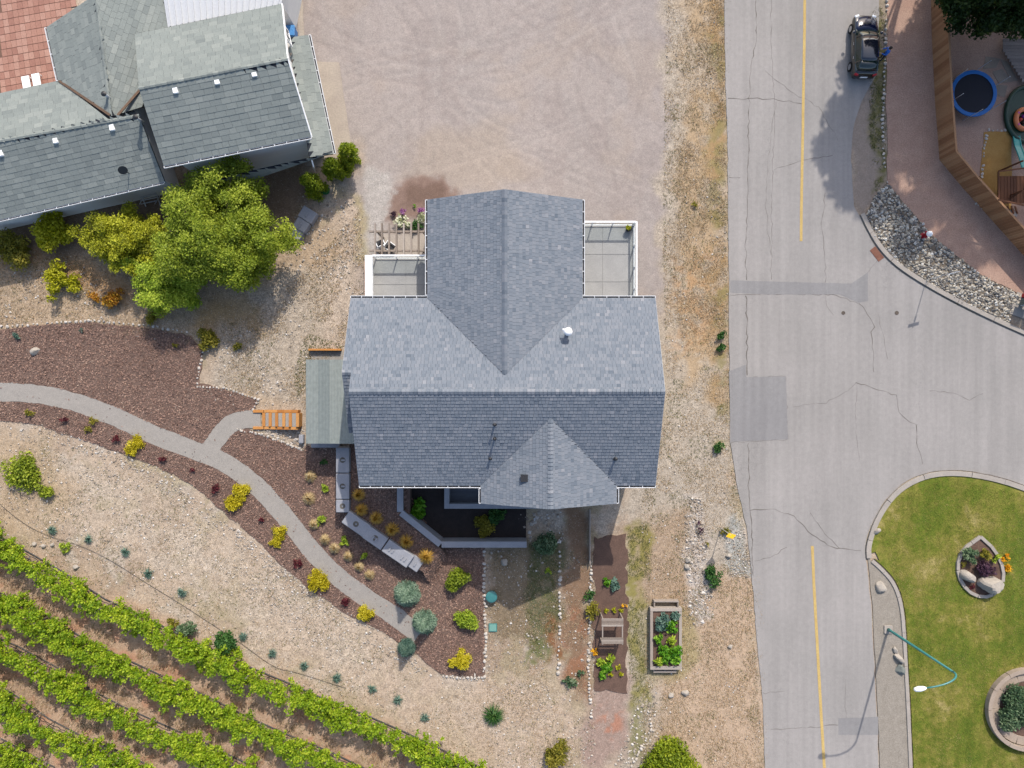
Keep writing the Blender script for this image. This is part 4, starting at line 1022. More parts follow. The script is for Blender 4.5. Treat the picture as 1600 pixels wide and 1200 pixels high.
m = MB(); m.box((cx0 + .25, (cy0 + cy1) / 2, zc - .045), (.12, cy0 - cy1 - .1, .07)); m.build('beam', M['wood'], canopy)

# ------------------------------------------------------------------ built things around the house
# wooden steps
st = empty('wooden_steps', P(436, 655), 'orange stained timber steps with gravel treads below the lean-to roof', 'steps')
xs_ = [413, 424, 435, 447, 458, 470]
for py in (642.5, 668.5):
    for k in range(len(xs_) - 1):
        a, b = P(xs_[k] + .5, py), P(xs_[k + 1] - 0.2, py); z = .10 + .13 * k; m = MB(); m.box(((a.x + b.x) / 2, a.y, z / 2), (b.x - a.x, .2, z + .02), t=R.random()); m.build('stringer', M['cedar'], st, bevel=.01)
    a, b = P(396, py), P(412.5, py); m = MB(); m.box(((a.x + b.x) / 2, a.y, .06), (b.x - a.x, .2, .14), t=R.random()); m.build('stringer', M['cedar'], st, bevel=.01)
for k, px in enumerate(xs_):
    a, b = P(px, 645), P(px, 666); z = .12 + .13 * k; m = MB(); m.box((a.x, (a.y + b.y) / 2, z / 2), (.22, a.y - b.y, z + .03), t=R.random()); m.build('riser', M['cedar'], st, bevel=.01)
    if k < 5:
        c, d = P(px + 2.6, 645), P(xs_[k + 1] - 2.6, 666); m = MB(); m.box(((c.x + d.x) / 2, (c.y + d.y) / 2, z / 2 - .01), (d.x - c.x, c.y - d.y, z - .02)); m.build('gravel_tread', M['path'], st)
m = MB(); m.box(P(508, 546.5, .2), (2.35, .14, .4), t=.6); tag(m.build('timber_edging', M['cedar'], None, bevel=.01), 'orange timber board edging the gravel above the lean-to roof', 'edging')
m = MB(); m.box(P(573, 438, .3), (.2, 2.7, .6), t=.3); tag(m.build('timber_edging', M['cedar'], None, bevel=.01), 'orange timber board beside the balcony with the wide white rail', 'edging')
sheet('gravel_pad', [(486, 549), (536, 549), (536, 640), (478, 640), (478, 562), (486, 562)], .01, M['path'], .03)
# concrete blocks
def block(px, py, L, W, Hh, rz, label, lugs=1, stain=True, group=None):
    q = P(px, py, Hh); t = empty('concrete_block', (q.x, q.y, 0), label, 'concrete block', group, rz)
    m = MB(); m.box((0, 0, Hh / 2 - .03), (L, W, Hh + .06 - .06)); bl = m.build('body', M['wallconc'], t, False, bevel=.05)
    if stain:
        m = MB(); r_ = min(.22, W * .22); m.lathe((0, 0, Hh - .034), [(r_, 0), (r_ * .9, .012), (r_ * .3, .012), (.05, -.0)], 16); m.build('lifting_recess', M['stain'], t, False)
    for k in range(lugs):
        o_ = (k - (lugs - 1) / 2) * .26; m = MB(); m.box((o_ + .0, -.06, Hh), (.12, .3, .1)); m.build('lug', M['wallconc'], t, False, bevel=.02)
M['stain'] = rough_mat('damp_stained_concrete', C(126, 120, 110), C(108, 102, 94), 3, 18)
block(535, 719, 1.8, .95, 1.45, math.pi / 2, 'concrete block touching the lean-to roof corner, first of the straight line', 1)
block(535, 760, 1.82, .95, 1.45, math.pi / 2, 'concrete block in the middle of the straight line along the house', 1)
block(535, 791, .9, .95, 1.45, math.pi / 2, 'short concrete block ending the straight line', 0)
da = math.atan2(-75, 108)
block(556, 819, 1.85, 1.0, 1.45, da, 'shaded concrete block starting the slanting line of blocks', 0)
block(586, 841, 1.6, 1.0, 1.45, da, 'half sunlit concrete block second in the slanting line, with raised lugs', 2)
block(612, 859, 1.12, 1.0, 1.45, da, 'sunlit square concrete block third in the slanting line', 2, False)
block(631, 872, 1.08, 1.0, 1.45, da, 'sunlit square concrete block fourth in the slanting line', 2, False)
block(649, 881, .85, .95, 1.2, da, 'lower stepped concrete block ending the slanting line by the yellow grass', 1, False)
block(499, 696, 1.25, .34, .5, 0, 'longer flat concrete block under the lean-to roof edge', 0, False)
block(521, 696, .9, .34, .5, 0, 'flat concrete block under the lean-to roof beside the tall block line', 0, False)
block(470, 686, .34, .62, .4, 0, 'small pale concrete block beside the foot of the wooden steps', 0, False)
aj = math.radians(37)
block(480, 335, 1.15, .9, .6, math.radians(-32), 'largest concrete box in the row below the cedars', 1, False)
block(470, 351, 1.0, .8, .6, math.radians(-32), 'concrete box between two others in the row below the cedars', 1, False)
block(463, 365, .8, .7, .5, math.radians(-32), 'lowest concrete box half under the broad tree', 0, False)
# retaining walls
def wallline(pts, wd, Hh, label, z=None):
    q = [P(a, b, Hh) for a, b in pts]; t = empty('retaining_wall', (q[0].x, q[0].y, 0), label, 'wall')
    for k in range(len(q) - 1):
        a, b = q[k].copy(), q[k + 1].copy(); d = (b - a).normalized()
        if k: a = a + d * (wd / 2 + .003) * (1 if abs(d.x * (q[k] - q[k - 1]).normalized().y - d.y * (q[k] - q[k - 1]).normalized().x) > .9 else .4)
        if k < len(q) - 2 and abs(d.x * (q[k + 2] - q[k + 1]).normalized().y - d.y * (q[k + 2] - q[k + 1]).normalized().x) > .9: b = b + d * wd / 2
        a.z = b.z = Hh / 2 - .02 * k * 0; m = MB(); m.beam(a - Vector((0, 0, .001 * k)), b - Vector((0, 0, .001 * k)), wd, Hh); m.build('wall_section', M['wallconc'], t, bevel=.015)
wallline([(625, 752), (625, 800), (688, 851), (823, 851)], .44, 1.3, 'pale angled concrete retaining wall around the shaded planting below the house')
wallline([(698, 752), (698, 791), (866, 791)], .36, .7, 'concrete wall around the small patio under the house gable')
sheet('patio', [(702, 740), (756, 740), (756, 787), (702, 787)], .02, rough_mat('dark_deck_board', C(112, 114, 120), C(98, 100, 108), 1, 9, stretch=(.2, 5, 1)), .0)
sheet('planting_soil', [(629, 745), (697, 745), (697, 794), (822, 794), (822, 846), (690, 846), (629, 798)], .012, rough_mat('shade_toned_soil', C(70, 60, 56), C(54, 48, 46), 2, 14, amt=.6, bump=.7), .01)  # soil coloured extra dark, standing for the house shade inside the wall
# pergola
pg = empty('pergola', P(626, 372), 'weathered timber pergola with open rafters above the terrace next to the balcony', 'pergola')
zp = 2.5
for px in (586, 597, 608, 619.5, 631, 642.5, 654, 665):
    a, b = P(px, 349, zp), P(px, 399, zp); m = MB(); m.beam(a, b, .11, .2, R.random()); m.build('rafter', M['wood'], pg)
for py in (362, 392):
    a, b = P(577, py, zp - .19), P(668, py, zp - .19); m = MB(); m.beam(a, b, .13, .18, R.random()); m.build('beam', M['wood'], pg)
for px in (590, 662):
    for py in (362, 392): q = P(px, py, zp - .29); m = MB(); m.box((q.x, q.y, (zp - .283) / 2), (.14, .14, zp - .283), t=R.random()); m.build('post', M['wood'], pg)
sheet('terrace', [(592, 366), (676, 366), (676, 466), (580, 466), (592, 400)], .02, rough_mat('terrace_paving', C(206, 194, 180), C(192, 180, 168), 1.2, 9), .015)
def patio_chair(px, py, rz, label):
    q = P(px, py); t = empty('patio_chair', (q.x, q.y, .02), label, 'chair', None, rz)
    m = MB(); m.box((0, 0, .44), (.55, .55, .06)); m.build('seat', M['black'], t, False, bevel=.02)
    m = MB(); m.box((0, -.28, .75), (.55, .06, .6)); m.build('backrest', M['white'], t, False, bevel=.02)
    for sx in (-.25, .25):
        for sy in (-.24, .24): m = MB(); m.box((sx, sy, .2), (.05, .05, .4)); m.build('leg', M['black'], t, False)
        m = MB(); m.box((sx * 1.12, .0, .64), (.05, .5, .05)); m.build('armrest', M['white'], t, False)
patio_chair(597, 383, .4, 'dark seated patio chair under the pergola next to the gravel walk'); patio_chair(612, 388, -2.2, 'dark seated patio chair under the pergola next to the balcony rail')
# garden plank, lids, arbour, raised bed
m = MB(); m.box(P(921.5, 838, .2), (.07, 4.0, .5), t=.7); tag(m.build('garden_plank', M['wood'], None), 'long weathered plank set on edge beside the shaded soil bed', 'plank')
M['teal'] = plain('teal_plastic', C(72, 138, 136), .45, .4); M['tealp'] = plain('teal_paint', C(62, 140, 138), .35, .5)
q = P(768, 932, .3); t = empty('utility_riser', (q.x, q.y, 0), 'round teal plastic lid standing proud beside the row of white stones', 'lid')
m = MB(); m.lathe((q.x, q.y, 0), [(.36, 0), (.36, .36), (.3, .36)], 20); m.build('body', M['teal'], t); m = MB(); m.lathe((q.x, q.y, .362), [(.42, 0), (.42, .05), (.34, .09), (.1, .11)], 20); m.build('lid', M['teal'], t, smooth=False)
q = P(770, 981, .08); t = empty('valve_box', (q.x, q.y, 0), 'square teal valve box flush in the sunlit dirt', 'valve box'); m = MB(); m.box((q.x, q.y, .03), (.62, .62, .06)); m.build('frame', M['teal'], t, bevel=.02)
m = MB(); m.box((q.x, q.y, .075), (.5, .5, .03)); m.build('lid', plain('pale_teal_plastic', C(128, 178, 164), .5, .3), t, bevel=.01)
# arbour: two slatted shelves on posts
zt_ = 1.25; ar = empty('garden_arbour', P(956, 990), 'small weathered slatted garden stand over the soil bed casting a ladder shadow', 'garden stand')
for (y0, y1) in ((966, 979), (996, 1006)):
    for k in range(5):
        py = y0 + (y1 - y0) * (k + .5) / 5; a, b = P(940, py, zt_), P(974, py, zt_); m = MB(); m.box(((a.x + b.x) / 2, a.y, zt_), (b.x - a.x, .085, .04), t=R.random()); m.build('slat', M['wood'], ar)
for px in (941.5, 972.5):
    a, b = P(px, 965, zt_ - .07), P(px, 1007, zt_ - .07); m = MB(); m.beam(a, b, .08, .1, .6); m.build('side_rail', M['wood'], ar)
    for py in (966, 1006): q = P(px, py, zt_ - .1); m = MB(); m.box((q.x, q.y, (zt_ - .122) / 2), (.09, .09, zt_ - .122), t=.5); m.build('post', M['wood'], ar)
    for zz in (.35, .65, .92): pass
for zz in (.3, .6, .9):
    a, b = P(942.9, 1006, zt_ - .1), P(971, 1006, zt_ - .1); m = MB(); m.box(((a.x + b.x) / 2, a.y + .0, zz), (b.x - a.x, .05, .09), t=R.random()); m.build('rung', M['wood'], ar)
rb = empty('raised_bed', P(1040, 1000), 'weathered timber raised bed full of leafy vegetables', 'raised bed'); zb = .5
def rbx(x0, y0, x1, y1, z0, z1, name='board'):
    a, b = P(x0, y0, zb), P(x1, y1, zb); m = MB(); m.box(((a.x + b.x) / 2, (a.y + b.y) / 2, (z0 + z1) / 2), (abs(b.x - a.x), abs(a.y - b.y), z1 - z0), t=R.random()); m.build(name, M['wood'], rb, bevel=.012)
for z0, z1 in ((0, .245), (.25, .5)):
    rbx(1016, 955.5, 1020.5, 1041, z0, z1); rbx(1061, 955.5, 1065.5, 1041, z0, z1); rbx(1016, 950, 1065.5, 955.3, z0, z1 + .01); rbx(1016, 1041.2, 1065.5, 1046.5, z0, z1 + .01)
rbx(1022, 939, 1061, 941.5, 0, .45, 'end_rail'); rbx(1022, 1050, 1058, 1053, 0, .3, 'end_rail')
for px in (1023, 1060): rbx(px - 1, 941.6, px + 1, 949.8, 0, .4, 'end_stake')
for px in (1023, 1040, 1056): rbx(px - 1, 1046.7, px + 1, 1049.8, 0, .28, 'end_stake')
m = MB(); a, b = P(1021, 956, .4), P(1060.5, 1041, .4); m.box(((a.x + b.x) / 2, (a.y + b.y) / 2, .2), (b.x - a.x, a.y - b.y, .38)); m.build('soil', M['soil'], rb)

# ---- fence: every board a piece
fz = 1.85
fpts = [gp(1483, -30, fz), gp(1466 + 14, 30, fz), gp(1483, 130, fz), gp(1490, 240, fz), gp(1600, 383, fz), gp(1700, 520, fz)]
fpts = [(1452, 0), (1454, -60)] ; fpts = [(1453, -60), (1456, 60), (1461, 160), (1468, 250), (1501, 290), (1600, 400), (1700, 512)]
fn = empty('board_fence', P(*fpts[3]), 'brown vertical board fence around the back yard with the trampoline', 'fence')
for k in range(len(fpts) - 1):
    a, b = P(*fpts[k]), P(*fpts[k + 1]); L = (b - a).length; n_ = int(L / .2); d = (b - a).normalized(); rz = math.atan2(d.y, d.x); nn = Vector((-d.y, d.x, 0))
    for i in range(n_):
        q = a + d * (L * (i + .5) / n_); h_ = fz + R.uniform(-.012, .012); m = MB(); m.box((q.x, q.y, h_ / 2 + .02), (L / n_ - .014, .025, h_), rz, R.random()); m.build('board', M['fence'], fn)
    for zz in (.4, 1.5):
        m = MB(); m.beam(a + nn * .045 + Vector((0, 0, zz)), b + nn * .045 + Vector((0, 0, zz)), .05, .09); m.build('rail', M['fence'], fn)
    m = MB(); m.beam(a + Vector((0, 0, fz + .05)) + nn * .012, b + Vector((0, 0, fz + .05)) + nn * .012, .13, .035, .9); m.build('cap_rail', M['fence'], fn)
    n2 = max(1, int(L / 2.4))
    for i in range(n2 + 1):
        q = a + d * (L * i / n2) + nn * .12; m = MB(); m.box((q.x, q.y, .93), (.09, .09, 1.86), rz, .2); m.build('post', M['fence'], fn)

# ---- trampoline
zt2 = .8; q = P(1521, 146, zt2); tr = empty('trampoline', (q.x, q.y, 0), 'round trampoline with bright blue pad and black mat behind the board fence', 'trampoline'); rt = 1.68
M['pad'] = plain('blue_vinyl', (.008, .10, .30, 1), .5, .3); M['mat'] = plain('black_mesh', (.012, .012, .018, 1), .7, .2)
m = MB(); m.lathe((q.x, q.y, zt2 - .03), [(rt - .28, 0), (rt, 0), (rt, .06), (rt - .02, .08), (rt - .26, .08), (rt - .28, .06)], 40); m.f = m.f[:-2]; m.t = m.t[:-2]; m.build('pad', M['pad'], tr, smooth=False)
m = MB(); m.lathe((q.x, q.y, zt2 - .02), [(rt - .22, 0), (rt - .22, .02), (.1, .015)], 40); m.build('mat', M['mat'], tr)
for k in range(6):
    a = k * math.pi / 3 + .35; c = Vector((q.x + math.cos(a) * (rt - .05), q.y + math.sin(a) * (rt - .05), 0))
    m = MB(); m.tube([c, c + Vector((0, 0, zt2 - .04))], .03, 8); m.build('leg', M['galv'], tr); m = MB(); c2 = Vector((q.x + math.cos(a) * (rt + .06), q.y + math.sin(a) * (rt + .06), 0)); m.tube([c2 + Vector((0, 0, .1)), c2 + Vector((0, 0, 2.2))], .022, 8); m.build('net_pole', M['galv'], tr)
# paving and decking in the yard
M['flag'] = rough_mat('flagstone', C(176, 160, 144), C(158, 142, 128), 1.5, 12)
for k, pg_ in enumerate(([(1540, 88), (1562, 92), (1556, 106), (1536, 108)], [(1550, 112), (1566, 108), (1582, 128), (1560, 130)], [(1552, 132), (1574, 134), (1570, 152), (1554, 148)], [(1562, 92), (1574, 96), (1590, 126), (1580, 127)])):
    o_ = sheet('flagstone', pg_, .03 + .002 * k, M['flag'], .02, .4, None); tag(o_, ['small flagstone behind the blue trampoline', 'pale flagstone joining the trampoline to the timber deck', 'dark square flagstone against the blue trampoline pad', 'long flagstone along the timber deck edge'][k], 'flagstone', 'flagstones in the back yard')
M['greydeck'] = tint_mat('grey_deck_board', [(0, C(132, 120, 116)), (1, C(172, 158, 150))], .8, .2, 10, .2)
dk = empty('timber_deck', P(1600, 90), 'grey boarded timber deck behind the trampoline', 'deck')
for k in range(13):
    py = 63 + k * 5.2; x0 = 1567 + max(0, (k - 3)) * 3.3; a, b = P(x0, py, .35), P(1668, py + 2, .35); m = MB(); m.beam(a, b, .225, .05, R.random()); m.build('deck_board', M['greydeck'], dk)
for px, py in ((1575, 70), (1600, 118), (1660, 70), (1660, 124)): q = P(px, py, .3); m = MB(); m.box((q.x, q.y, .16), (.1, .1, .32)); m.build('post', M['greydeck'], dk)
# paddling pool, float, slide, play frame
M['dgreen'] = plain('dark_green_vinyl', C(24, 62, 40), .4, .4); M['orange'] = plain('orange_vinyl', C(246, 140, 84), .35, .4); M['slide'] = plain('turquoise_plastic', C(40, 170, 160), .3, .5)
q = P(1606, 178, .25); t = empty('paddling_pool', (q.x, q.y, 0), 'dark green round paddling pool behind the board fence', 'pool'); m = MB(); ring = [(q.x + 1.62 * math.cos(a) * .95, q.y + 1.62 * math.sin(a) * 1.25, .17) for a in np.linspace(0, 2 * math.pi, 33)]
m.tube(ring, .15, 10, cap=False); m.build('rim', M['dgreen'], t, smooth=True); m = MB(); m.prism([(p[0], p[1]) for p in ring[:-1]], 0.02, .10); m.build('floor', M['dgreen'], t)
q = P(1600, 186, .3); t = empty('swim_ring', (q.x, q.y, .1), 'orange inflatable ring with pink marks lying in the dark green pool', 'swim ring'); m = MB(); m.tube([(math.cos(a) * .62 * .9, math.sin(a) * .62 * 1.15, .16) for a in np.linspace(0, 2 * math.pi, 29)], .17, 10, cap=False); m.build('ring', M['orange'], t, False, smooth=True)
for k in range(5): a = k * 1.256; m = MB(); m.box((math.cos(a) * .56, math.sin(a) * .71, .33), (.16, .12, .02), a); m.build('mark', plain('pink_print', C(214, 90, 160), .4, .3), t, False)
for k in range(4): a = k * 1.6; m = MB(); m.lathe((math.cos(a) * .2, math.sin(a) * .22, .02), [(.02, 0), (.13, .05), (.14, .14), (.08, .22), (.02, .24)], 10); m.build('ball', plain('toy_colour', [C(240, 190, 60), C(120, 40, 130), C(200, 60, 40), C(60, 40, 30)][k], .4, .4), t, False, smooth=True)
t = empty('garden_slide', P(1592, 215), 'turquoise plastic slide running from the play frame towards the pool', 'slide'); a, b = P(1588, 212, .2), P(1602, 262, 1.35)
m = MB(); d = (b - a); s_ = d.cross(Vector((0, 0, 1))).normalized()
for k, (o_, w_, h_) in enumerate(((0, .42, .04), (-.23, .05, .16), (.23, .05, .16))):
    m = MB(); mid = (a + b) / 2 + Vector((0, 0, -.15)); m.tube([a + s_ * o_, a.lerp(b, .3) + s_ * o_ + Vector((0, 0, -.1)), a.lerp(b, .7) + s_ * o_, b + s_ * o_], .05, 6) if k else m.add([x_ + s_ * sg * .22 + Vector((0, 0, dz)) for dz in (0, -.03) for x_ in (a, a.lerp(b, .3) + Vector((0, 0, -.1)), a.lerp(b, .7), b) for sg in (-1, 1)], [(i, i + 1, i + 3, i + 2) for i in (0, 2, 4)] + [(i + 10, i + 11, i + 9, i + 8) for i in (0, 2, 4)] + [(0, 2, 10, 8), (2, 4, 12, 10), (4, 6, 14, 12), (1, 9, 11, 3), (3, 11, 13, 5), (5, 13, 15, 7)]); m.build('side_rail' if k else 'chute', M['slide'], t, smooth=False)
pf = empty('play_frame', P(1580, 290), 'timber play frame with platform and sloping bars behind the fence corner', 'play frame')
M['dwood'] = tint_mat('brown_play_timber', [(0, C(104, 66, 46)), (1, C(146, 96, 66))], .75, .2, 12)
for px, py in ((1560, 268), (1560, 312), (1606, 262), (1606, 322)): q = P(px, py); m = MB(); m.box((q.x, q.y, 1.2), (.1, .1, 2.4)); m.build('post', M['dwood'], pf)
for k in range(9):
    a, b = P(1561 + 5 * k, 275, 1.2), P(1561 + 5 * k, 318, 1.2); m = MB(); m.beam(a, b, .2, .04, R.random()); m.build('platform_board', M['dwood'], pf)
for a, b in (((1560, 268, 2.3), (1606, 262, 2.3)), ((1560, 312, 2.3), (1606, 322, 2.3)), ((1560, 268, 1.7), (1560, 312, 1.7)), ((1548, 330, .05), (1606, 292, 2.3))): m = MB(); m.beam(P(*a), P(*b), .09, .09, R.random()); m.build('bar', M['dwood'], pf)
for k in range(6): a, b = P(1556 + k * 6, 322, .2), P(1560 + k * 6, 334, .06); m = MB(); m.beam(a, b, .1, .05, R.random()); m.build('ladder_rung', M['dwood'], pf)
for k, (px, py) in enumerate(((1563, 320), (1578, 328))): tag(sheet('stepping_slab', [(px, py), (px + 12, py + 5), (px + 10, py + 11), (px - 2, py + 6)], .05, M['concrete'], .01, .5, None), 'pale stepping slab between the play frame and the fence', 'stepping slab', 'stepping slabs by the play frame')

# ---- hydrant, signs, mailboxes, lamp
M['red'] = plain('red_paint', C(186, 28, 44), .4, .4); M['yellow'] = plain('yellow_sign_paint', C(250, 196, 40), .45, .4)
q = P(1442, 369); t = empty('fire_hydrant', (q.x, q.y, 0), 'red fire hydrant with white bonnet at the rock bed edge', 'hydrant')
m = MB(); m.lathe((q.x, q.y, 0), [(.24, 0), (.24, .05), (.15, .06), (.14, .68), (.2, .69), (.2, .75)], 16); m.build('barrel', M['red'], t, smooth=False)
m = MB(); m.lathe((q.x, q.y, .752), [(.21, 0), (.21, .05), (.17, .16), (.1, .23), (.05, .25), (.05, .31)], 16); m.build('bonnet', M['white'], t)
for a in (0, 2.1, 4.2): m = MB(); m.tube([(q.x + math.cos(a) * .1, q.y + math.sin(a) * .1, .55), (q.x + math.cos(a) * .27, q.y + math.sin(a) * .27, .55)], .07, 10); m.build('nozzle', M['red'], t)
q = P(1447, 437); t = empty('street_sign', (q.x, q.y, 0), 'thin steel sign post with a narrow plate in the river rocks', 'sign')
m = MB(); m.tube([(q.x, q.y, 0), (q.x, q.y, 3.3)], .03, 8); m.build('post', M['galv'], t); m = MB(); m.box((q.x, q.y, 3.1), (.8, .03, .22), .25); m.build('plate', plain('sign_back', (.45, .47, .5, 1), .4, .5, .5), t); m = MB(); m.box((q.x, q.y, 2.7), (.1, .05, .4), .25); m.build('bracket', M['galv'], t)
q = P(1126, 825); t = empty('marker_sign', (q.x, q.y, 0), 'yellow diamond sign on a thin post by the road shoulder', 'sign'); m = MB(); m.tube([(q.x, q.y, 0), (q.x, q.y, 2.3)], .028, 8); m.build('post', M['galv'], t)
m = MB(); a = math.radians(8)
for z_, w_ in ((2.0, .42),):
    m.add([(q.x + math.cos(a) * u_ + math.sin(a) * .01 * s_, q.y + math.sin(a) * u_ - .06 - .012 * s_ + dz * -.35, z_ + .35 + dz) for s_ in (1, -1) for u_, dz in ((0, -.36), (.36, 0), (0, .36), (-.36, 0))], [(0, 1, 2, 3), (7, 6, 5, 4), (0, 4, 5, 1), (1, 5, 6, 2), (2, 6, 7, 3), (3, 7, 4, 0)])
m.build('plate', M['yellow'], t)
q = P(1592, 478); t = empty('mailbox_cabinet', (q.x, q.y, 0), 'grey cluster mailbox cabinet on a concrete pad beside the rock bed', 'mailbox'); rz = math.radians(-20)
m = MB(); m.box((q.x + .5, q.y - .1, .03), (2.0, 1.7, .06), rz); m.build('pad', M['concrete'], t)
ca_, sa2 = math.cos(rz), math.sin(rz)
M['mail'] = plain('grey_green_mailbox_paint', C(96, 108, 106), .45, .4)
for k in (-1, 1):
    cx_, cy_ = q.x + .5 + k * .42 * ca_, q.y - .05 + k * .42 * sa2; m = MB(); m.box((cx_, cy_, 1.0), (.78, .45, 1.0), rz); cb = m.build('cabinet', M['mail'], t, bevel=.02); m = MB(); m.box((cx_, cy_, .28), (.18, .18, .44), rz); m.build('pedestal', M['mail'], t)
    for i in range(3):
        for j in range(4): ox = (i - 1) * .25; m = MB(); m.box((cx_ + ox * ca_ + .235 * sa2, cy_ + ox * sa2 - .235 * ca_, .62 + j * .24), (.22, .02, .2), rz); m.build('door', M['galv'], cb)
m = MB(); m.box((q.x + .5 - .2, q.y + .72, .5), (.3, .3, .9), rz); m.build('red_side_box', M['red'], t)
# lamp
q = P(1387, 983); t = empty('street_lamp', (q.x, q.y, 0), 'tall teal street lamp with curved arm and white head by the lawn', 'street lamp'); ht_ = 7.4
m = MB(); m.box((q.x, q.y, .05), (.6, .6, .14)); m.build('base', M['concrete'], t, bevel=.02); m = MB(); m.tube([(q.x, q.y, .1), (q.x, q.y, .45), (q.x, q.y, ht_)], [.13, .10, .065], 12); m.build('pole', M['tealp'], t, smooth=True)
e = P(1446, 1075, 8.0); p0 = Vector((q.x, q.y, ht_)); pts_ = []
for k in range(13):
    u_ = k / 12; c1 = p0 + Vector((0.1, 0, .65)); c2 = p0.lerp(e, .35) + Vector((.1, -.15, .75)); pts_.append(p0 * (1 - u_) ** 3 + c1 * 3 * u_ * (1 - u_) ** 2 + c2 * 3 * u_ * u_ * (1 - u_) + e * u_ ** 3)
m = MB(); m.tube(pts_, [.065 - .02 * k / 12 for k in range(13)], 10); m.build('arm', M['tealp'], t, smooth=True)
d = (e - pts_[-3]).normalized(); m = MB(); m.tube([e - d * .05, e + d * .1, e + d * .35, e + d * .6, e + d * .68], [.06, .13, .17, .13, .05], 12); hd = m.build('lamp_head', M['white'], t, smooth=True); m = MB(); m.lathe((e + d * .36) + Vector((0, 0, -.2)), [(.04, 0), (.11, .04), (.13, .1)], 12); m.build('lens', M['galv'], hd)
# boulders
M['boulder'] = rough_mat('grey_granite', C(206, 196, 182), C(184, 174, 162), 1.6, 12, amt=.35, bump=.6)
def boulder(px, py, sx, sy, sz, rz, label, seed, mat=None, group=None, z0=0.0, name='boulder', lim=1):
    g = random.Random(seed); bm = bmesh.new(); bmesh.ops.create_icosphere(bm, subdivisions=3, radius=1)
    dirs = [(Vector((g.gauss(0, 1), g.gauss(0, 1), g.gauss(0, 1) * .6 + .2)).normalized(), g.uniform(.62, .9)) for _ in range(11)]
    for v in bm.verts:
        c = v.co.normalized()
        k = 1.0
        for d_, h_ in dirs:
            dd = c.dot(d_)
            if dd > 1e-3: k = min(k, h_ / dd)
        v.co = Vector((c.x * k * sx, c.y * k * sy, max(c.z * k, -.25) * sz)) * (1 + g.uniform(-.012, .012))
    me = bpy.data.meshes.new(name); bm.to_mesh(me); bm.free(); me.materials.append(mat or M['boulder'])
    q = P(px, py); o = bpy.data.objects.new(name, me); o.location = (q.x, q.y, z0 + sz * .12); o.rotation_euler = (0, 0, rz); COL.objects.link(o)
    return tag(o, label, 'rock', group)
boulder(1509, 899, .66, .5, .6, -.5, 'smaller smooth pale boulder on the rim of the teardrop flower bed', 1, z0=.1); boulder(1544, 911, .98, .72, .95, .12, 'largest grey boulder at the wide end of the teardrop flower bed', 8, z0=.1)
boulder(1376, 917, .42, .55, .3, .3, 'pale rock alone in the gravel strip above the street lamp', 3); boulder(1403, 1027, .55, .26, .35, -.9, 'long pale split rock in the gravel strip below the street lamp', 4)
boulder(1398, 1015, .2, .32, .25, .4, 'small pointed rock above the long split rock', 5); boulder(1407, 1046, .42, .48, .3, .2, 'greenish grey rock at the end of the rock trio in the gravel strip', 6, rough_mat('green_grey_rock', C(150, 154, 146), C(130, 136, 130), 2, 14))
boulder(1369, 829, .38, .24, .25, .5, 'small rock resting on the lawn kerb', 7, z0=.05); boulder(1075, 875, .26, .24, .22, .2, 'larger pale stone of a touching pair on the stony verge', 9); boulder(1073, 885, .22, .26, .2, .8, 'smaller pale stone of a touching pair on the stony verge', 10)
boulder(1138, 868, .26, .2, .2, .2, 'pale stone beside the yellow diamond sign', 11); boulder(55, 549, .42, .34, .3, .6, 'pale rock lying alone in the largest mulch bed', 12); boulder(788, 878, .3, .34, .25, .1, 'grey stone in the house shadow by the mulch bed', 13); boulder(119, 886, .26, .22, .2, .1, 'pale stone beside the longest vine row', 14)
boulder(1141, 1010, .2, .17, .15, .1, 'pale stone alone in dry grass between raised bed and road', 15); boulder(82, 851, .17, .16, .14, .3, 'pale stone closest to the green weed clump, of three in a line by the vines', 16); boulder(68, 853, .19, .17, .14, .9, 'pale stone between two others in a line by the longest vine row', 17); boulder(54, 850, .16, .2, .14, .2, 'pale stone farthest from the green weed clump, of three in a line by the vines', 18)
boulder(1071, 1082, .32, .26, .2, .1, 'larger white stone in dry grass beyond the end of the raised bed', 19); boulder(1049, 1086, .26, .2, .18, .8, 'smaller white stone in dry grass beyond the end of the raised bed', 20)
# teardrop bed kerb and round bed wall
td = smooth_px([(1530, 838), (1552, 858), (1566, 888), (1564, 915), (1545, 932), (1520, 930), (1500, 911), (1493, 884), (1502, 858), (1530, 838)], 1)
kerb('flower_bed_kerb', td, .24, .2, 1.0, label='teardrop shaped stone kerb around the boulder flower bed in the lawn', cat='kerb'); sheet('bed_soil', td[:-1], .09, M['soil'], .0, .3)
cc = (1602, 1106)
ringp = [(cc[0] + 61 * math.cos(a), cc[1] + 61 * math.sin(a)) for a in np.linspace(0, 2 * math.pi, 49)]
M['pinkconc'] = rough_mat('pinkish_concrete', C(196, 178, 160), C(180, 162, 146), 1.6, 16)
kerb('round_bed_wall', ringp, .3, .45, 1.6, M['pinkconc'], 'round concrete wall around the spreading juniper in the lawn', 'wall')
ring2 = [(cc[0] + 50 * math.cos(a), cc[1] + 50 * math.sin(a)) for a in np.linspace(0, 2 * math.pi, 41)]
kerb('round_bed_step', ring2, .62, .2, 1.6, M['pinkconc'], 'lower ring of pale paving inside the round bed wall', 'paving'); sheet('bed_soil', [(cc[0] + 50 * math.cos(a), cc[1] + 50 * math.sin(a)) for a in np.linspace(0, 2 * math.pi, 40)][:-1], .13, M['soil'], .0)
# planter on the balcony
zf = 2.835; q = P(983, 357, 3.3); t = empty('flower_pot', (q.x, q.y, zf), 'dark flower pot with yellow green plant in the balcony corner', 'flower pot'); m = MB(); m.lathe((0, 0, 0), [(.15, 0), (.22, .34), (.19, .34), (.17, .28)], 14); m.build('pot', M['black'], t, False)
POT = t
